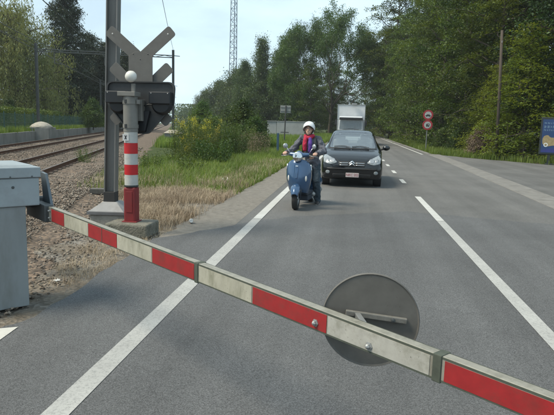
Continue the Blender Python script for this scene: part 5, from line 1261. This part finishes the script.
MB().lathe([(.046, -.012), (.052, 0), (.046, .012)], 14, Matrix.Translation(wr.lerp(elR, .10)) @ (wr - elR).to_track_quat('Z', 'Y').to_matrix().to_4x4(), True).build('cuff', JACKET, jacket, smooth=True)
for sg in (-1, 1): MB().tube([CH + Vector((sg * .11, -.08, .16)), CH + Vector((sg * .125, -.155, .02)), CH + Vector((sg * .12, -.14, -.16))], .018, 8, flat=.5).build('rucksack_strap', mat('strap_dark', (.03, .035, .035), .8), jacket, smooth=True)
blob('jeans', [(HIP, .15, HIP + Vector((0, 0, -.06)), .15), (HIP + Vector((-.075, 0, -.03)), .105, KL, .078), (KL, .075, AL + Vector((0, 0, .03)), .062), (HIP + Vector((.065, 0, -.04)), .108, KR, .082), (KR, .08, AR + Vector((0, 0, -.015)), .070)], JEANS, rd, .011, 4, folds=.045)
for A in (AL, AR):
    z0 = A.z - .09
    sh = blob('shoe', [(A + Vector((0, .02, -.045)), .042, A + Vector((.015, -.09, -.055)), .036), (A + Vector((.015, -.09, -.055)), .036, A + Vector((.022, -.16, -.062)), .028), (A + Vector((0, .02, -.045)), .042, A + Vector((0, 0, .01)), .046)], SHOE, rd, .009, 3)
    MB().slab([(A.x + .01 + .047 * math.cos(a) * (1 if math.sin(a) < 0 else .85), A.y - .065 + .125 * math.sin(a)) for a in np.linspace(0, 2 * PI, 17)[:-1]], z0 - .0, z0 + .018).build('sole', mat('sole_pale', (.2, .19, .18), .8), sh)
# scarf and helmet
sf = blob('scarf', [(NK + Vector((-.07, -.03, -.01)), .045, NK + Vector((0, -.085, -.035)), .05), (NK + Vector((0, -.085, -.035)), .05, NK + Vector((.07, -.03, -.01)), .045), (NK + Vector((-.07, -.03, -.01)), .045, NK + Vector((0, .06, .0)), .045), (NK + Vector((.07, -.03, -.01)), .045, NK + Vector((0, .06, .0)), .045),
                    (NK + Vector((-.05, -.10, -.04)), .045, CH + Vector((-.085, -.165, .02)), .042), (CH + Vector((-.085, -.165, .02)), .042, CH + Vector((-.085, -.155, -.10)), .04)], SCARF, rd, .009, 3, folds=.03)
blob('scarf_end', [(NK + Vector((.03, -.11, -.06)), .036, CH + Vector((.03, -.17, .02)), .042), (CH + Vector((.03, -.17, .02)), .042, CH + Vector((.025, -.155, -.13)), .04)], PURPLE, sf, .009, 3, folds=.03)
hp = []; HC = HD + Vector((0, .012, .028))
hm = MB(); vs = []; fs = []; nu, nv = 36, 14
for i in range(nv + 1):
    for k in range(nu):
        ph = 2 * PI * k / nu; front = max(0, -math.sin(ph)); low = 118 - 46 * front ** 1.5
        th_ = math.radians(low) * i / nv; r_ = 1
        vs.append((HC.x + .122 * math.sin(th_) * math.cos(ph), HC.y + .140 * math.sin(th_) * math.sin(ph), HC.z + .128 * math.cos(th_)))
fs = [(i * nu + k, i * nu + (k + 1) % nu, (i + 1) * nu + (k + 1) % nu, (i + 1) * nu + k) for i in range(nv) for k in range(nu)]
he = hm.add(vs, fs).build('helmet', HELM, rd, smooth=True, fix=False) if False else MB().add(vs, fs).build('helmet', HELM, rd, smooth=True)
s_ = he.modifiers.new('solid', 'SOLIDIFY'); s_.thickness = .018; s_.offset = -1
MB().tube([Vector(vs[nv * nu + k]) for k in list(range(nu)) + [0]], .007, 6, caps=False).build('helmet_edge', TRIM, he, smooth=True)
for sg in (-1, 1): MB().tube([HC + Vector((sg * .108, -.03, -.055)), HD + Vector((sg * .075, -.05, -.09)), HD + Vector((0, -.075, -.128))], .007, 6, flat=.5).build('chin_strap', TRIM, he, smooth=True)
# ------------------------------------------------------------------ street furniture
POLEG = mat('sign_pole_grey', (.16, .17, .165), .5, .3)
SRED = mat('sign_red', (.30, .022, .03), .45, var=.1, scale=8); SWHT = mat('sign_white', (.36, .38, .38), .45, var=.08); SBLK = mat('sign_black', (.03, .035, .035), .5)
rs = empty('road_sign', (5.45, 42.0, 0), 0, 'post with two round red-rimmed prohibition signs, one above the other', 'road sign')
MB().tube([(0, .03, -.1), (0, .03, 2.95)], .04, 10).build('pole', POLEG, rs)
def round_sign(z):
    d = MB().lathe([(.0001, 0), (.36, 0), (.365, .006), (.365, .018), (.0001, .018)], 40, Matrix.Translation((0, -.02, z)) @ RX).build('sign_plate', SRED, rs, auto=30)
    MB().lathe([(.0001, 0), (.245, 0), (.245, .004), (.0001, .004)], 36, Matrix.Translation((0, -.039, z)) @ RX).build('sign_centre', SWHT, d)
    return d
d1 = round_sign(2.62); d2 = round_sign(1.90)
MB().prism([(-.19, 2.53), (.19, 2.53), (.19, 2.59), (.13, 2.60), (.09, 2.66), (-.09, 2.66), (-.13, 2.60), (-.19, 2.59)], -.049, -.045).build('vehicle_symbol', SBLK, d1)
for x in (-.10, .10): MB().lathe([(.0001, 0), (.035, 0), (.035, .004), (.0001, .004)], 14, Matrix.Translation((x, -.045, 2.525)) @ RX).build('wheel_symbol', SBLK, d1)
MB().prism([(-.10, 1.80), (.13, 1.80), (.13, 2.0), (-.02, 2.0), (-.10, 1.94)], -.049, -.045).build('vehicle_symbol', SBLK, d2)
MB().prism([(.02, 1.88), (.09, 1.88), (.09, 1.96), (.02, 1.96)], -.0535, -.0495).build('panel_symbol', SWHT, d2)
for x in (-.05, .08): MB().lathe([(.0001, 0), (.03, 0), (.03, .004), (.0001, .004)], 14, Matrix.Translation((x, -.045, 1.795)) @ RX).build('wheel_symbol', SBLK, d2)
# sign seen from the back on the left verge
bs = empty('direction_sign', (-5.05, 42.0, 0), 0, 'square road sign seen from behind on dark post with crossbar in the left verge', 'road sign')
MB().tube([(0, 0, -.1), (.06, 0, 3.05)], .05, 10).build('pole', mat('dark_post', (.05, .052, .05), .6), bs)
MB().box((.03, .06, 2.78), (.80, .02, .56)).build('sign_plate', mat('sign_back_pale', (.20, .21, .20), .6, var=.1), bs, bevel=.02)
for z in (2.64, 2.92): MB().box((.03, .035, z), (.74, .03, .04)).build('rail', POLEG, bs)
MB().box((.02, -.02, 1.06), (.62, .05, .07)).build('crossbar', mat('crossbar_dark', (.05, .052, .05), .6), bs)
# slim blue marker post
mk = MB().box((0, 0, .62), (.13, .05, 1.1)).build('marker_post', mat('marker_blue', (.03, .07, .11), .45, var=.15), bevel=.02); mk.location = (-3.95, 30, 0); tag(mk, 'slim dark blue marker post in grass left of the scooter mirrors', 'marker post')
# low pale concrete wall
wl_ = empty('concrete_wall', (-8.0, 70, 0), math.radians(0), 'pale prefabricated concrete wall behind the square sign on the left verge', 'wall')
PW = mat('pale_wall', (.30, .315, .315), .85, var=.12, scale=1.2, dirt=(.2, .2, .19), dirt_amt=.5)
for k, (x0, x1) in enumerate(((-2.6, -1.45), (-1.4, 2.15), (2.2, 3.3))): MB().box(((x0 + x1) / 2, .0 + .06 * (k != 1), 1.0), (x1 - x0, .16, 2.04 - .03 * (k != 1))).build('panel', PW, wl_, bevel=.015)
MB().box((.35, 0, 2.06), (6.1, .26, .07)).build('coping', PW, wl_, bevel=.01)
# roof-like low slab behind the weeds
tb = MB().box((0, 0, .9), (6.5, .2, 1.85)).build('distant_wall', PW, bevel=.02); tb.location = (-15.5, 66, 0); tag(tb, 'low pale wall strip showing above the weeds beside the railway', 'wall')
# wooden pole at forest edge
wp = empty('wooden_pole', (8.52, 34.2, 0), 0, 'slim brown wooden pole standing at the forest edge', 'pole')
MB().tube([(0, 0, -.2), (-.14, 0, 4), (-.28, 0, 7.3)], [.095, .085, .075], 12).build('pole_shaft', mat('pole_wood', (.062, .048, .037), .9, var=.35, scale=5, stretch=(5, 5, .4)), wp, smooth=True)
MB().tube([(-.26, -.08, 6.6), (-.26, -.13, 6.6), (-.26, -.13, 6.7)], .02, 6).build('hook', GALV, wp)
# billboard
bb = empty('billboard', (9.50, 29.75, 0), math.radians(-14), 'dark framed blue advertising panel with pale lettering at the right edge', 'billboard')
BBLUE = mat('poster_blue', (.014, .040, .120), .35, var=.25, scale=1.2)
FR = mat('panel_frame', (.012, .018, .018), .5)
MB().box((.62, 0, 1.42), (1.36, .16, 1.86)).build('frame', FR, bb, bevel=.03)
po_ = MB().box((.62, -.083, 1.42), (1.20, .012, 1.66)).build('poster', BBLUE, bb)
LET = mat('poster_letters', (.17, .27, .36), .5); TAN = mat('poster_tan', (.26, .20, .10), .6, var=.3, scale=9)
r_ = random.Random(5)
for z, h_, wds in ((2.06, .07, 8), (1.88, .12, 6), (1.72, .08, 8)):
    x = .10
    for k in range(wds):
        wd = r_.uniform(.06, .14)
        lm = MB(); y = -.0905
        n = max(1, int(wd / .05))
        for j in range(n):
            X = x + j * .05
            lm.box((X, y, z), (.010, .003, h_)); lm.box((X + .028, y, z), (.010, .003, h_ * r_.choice((1, .6))))
            lm.box((X + .014, y - .0008, z + h_ * r_.choice((-.45, 0, .45))), (.034, .003, .012))
        lm.build('lettering', LET, po_); x += n * .05 + .045
        if x > 1.1: break
MB().prism(catmull([(.08, 1.02), (.06, 1.25), (.14, 1.42), (.30, 1.46), (.42, 1.36), (.62, 1.34), (.90, 1.28), (1.05, 1.12), (1.0, .98), (.6, .96), (.3, .90)], 50).tolist(), -.0925, -.090).build('animal_picture', TAN, po_)
MB().prism([(.02, .62), (1.22, .62), (1.22, .78), (.7, .84), (.02, .72)], -.0925, -.090).build('lower_band', mat('poster_navy', (.02, .03, .16), .5), po_)
MB().lathe([(.06, -.004), (.10, -.004), (.10, 0), (.06, 0)], 24, Matrix.Translation((.23, -.095, .98)) @ RX, True).build('round_emblem', mat('emblem_white', (.55, .58, .58), .5), po_)
for x in (.42, .82): MB().box((x, 0, .24), (.12, .12, .56)).build('leg', FR, bb)
MB().box((.62, 0, .0), (.7, .35, .12)).build('footing', FR, bb, bevel=.02)
# lattice tower
tw = empty('lattice_tower', (-43.2, 200, 0), .35, 'tall slim blue grey lattice mast rising behind the far trees', 'tower')
TWM = mat('tower_steel', (.085, .115, .155), .5, .2)
H_ = 62; 
def tw_w(z): return 1.75 - .75 * z / H_
cor = [(math.cos(a), math.sin(a)) for a in (.5, .5 + 2 * PI / 3, .5 + 4 * PI / 3)]
for cx2, cy2 in cor: MB().tube([(cx2 * tw_w(0), cy2 * tw_w(0), 0), (cx2 * tw_w(H_), cy2 * tw_w(H_), H_)], .14, 6).build('leg', TWM, tw)
mb = MB(); z = 0; k = 0
while z < H_ - 1:
    z1 = z + 1.9
    for i in range(3):
        a, b = cor[i], cor[(i + 1) % 3]; p0, p1 = (a, b) if k % 2 else (b, a)
        mb.tube([(p0[0] * tw_w(z), p0[1] * tw_w(z), z), (p1[0] * tw_w(z1), p1[1] * tw_w(z1), z1)], .075, 4); mb.tube([(a[0] * tw_w(z1), a[1] * tw_w(z1), z1), (b[0] * tw_w(z1), b[1] * tw_w(z1), z1)], .05, 4)
    z = z1; k += 1
mb.build('bracing', TWM, tw)
MB().box((-.6, -2.0, 11.6), (2.0, 1.6, 2.6)).build('equipment_box', mat('tower_box_white', (.5, .52, .55), .6), tw)
# litter
cn = MB().lathe([(.0001, 0), (.028, 0), (.033, .006), (.033, .105), (.027, .115), (.0001, .112)], 18, Matrix.Translation((0, 0, .035)) @ Matrix.Rotation(math.radians(82), 4, 'X')).build('drink_can', mat('can_white', (.5, .5, .49), .4, .2), auto=40); cn.location = (-2.50, 8.55, 0); cn.rotation_euler = (0, 0, .3); tag(cn, 'white drinks can lying at the edge of the path', 'can')
def scrap(loc, s, label, seed):
    r = np.random.default_rng(seed); n = 7; V = []; 
    for i in range(n):
        for j in range(n): V.append(((i / (n - 1) - .5) * s, (j / (n - 1) - .5) * s * .7, abs(r.normal() * s * .16) + .01))
    F = [(i * n + j, i * n + j + 1, (i + 1) * n + j + 1, (i + 1) * n + j) for i in range(n - 1) for j in range(n - 1)]
    o = MB().add(V, F).build('paper_scrap', mat('paper', (.52, .52, .5), .8), smooth=True); o.location = loc; o.rotation_euler = (0, 0, seed); s_ = o.modifiers.new('solid', 'SOLIDIFY'); s_.thickness = .003; tag(o, label, 'litter')
scrap((-3.38, 14.75, .03), .22, 'crumpled white paper in the grass beside the path', 3)
scrap((-2.86, 5.05, -.02), .06, 'small white scrap on the dirt near the barrier cabinet', 4)

# ------------------------------------------------------------------ summer haze
hm_, ht, _p = _new('haze_air'); ht.nodes.remove(_p); pv = ht.nodes.new('ShaderNodeVolumePrincipled')
pv.inputs['Color'].default_value = (.88, .95, 1, 1); pv.inputs['Density'].default_value = .00035; pv.inputs['Anisotropy'].default_value = .1
ht.links.new(pv.outputs[0], ht.nodes['Material Output'].inputs['Volume'])
tag(MB().box((0, 350, 32), (1010, 1110, 68)).build('haze', hm_), 'thin summer haze softening the far trees', 'haze', kind='stuff')
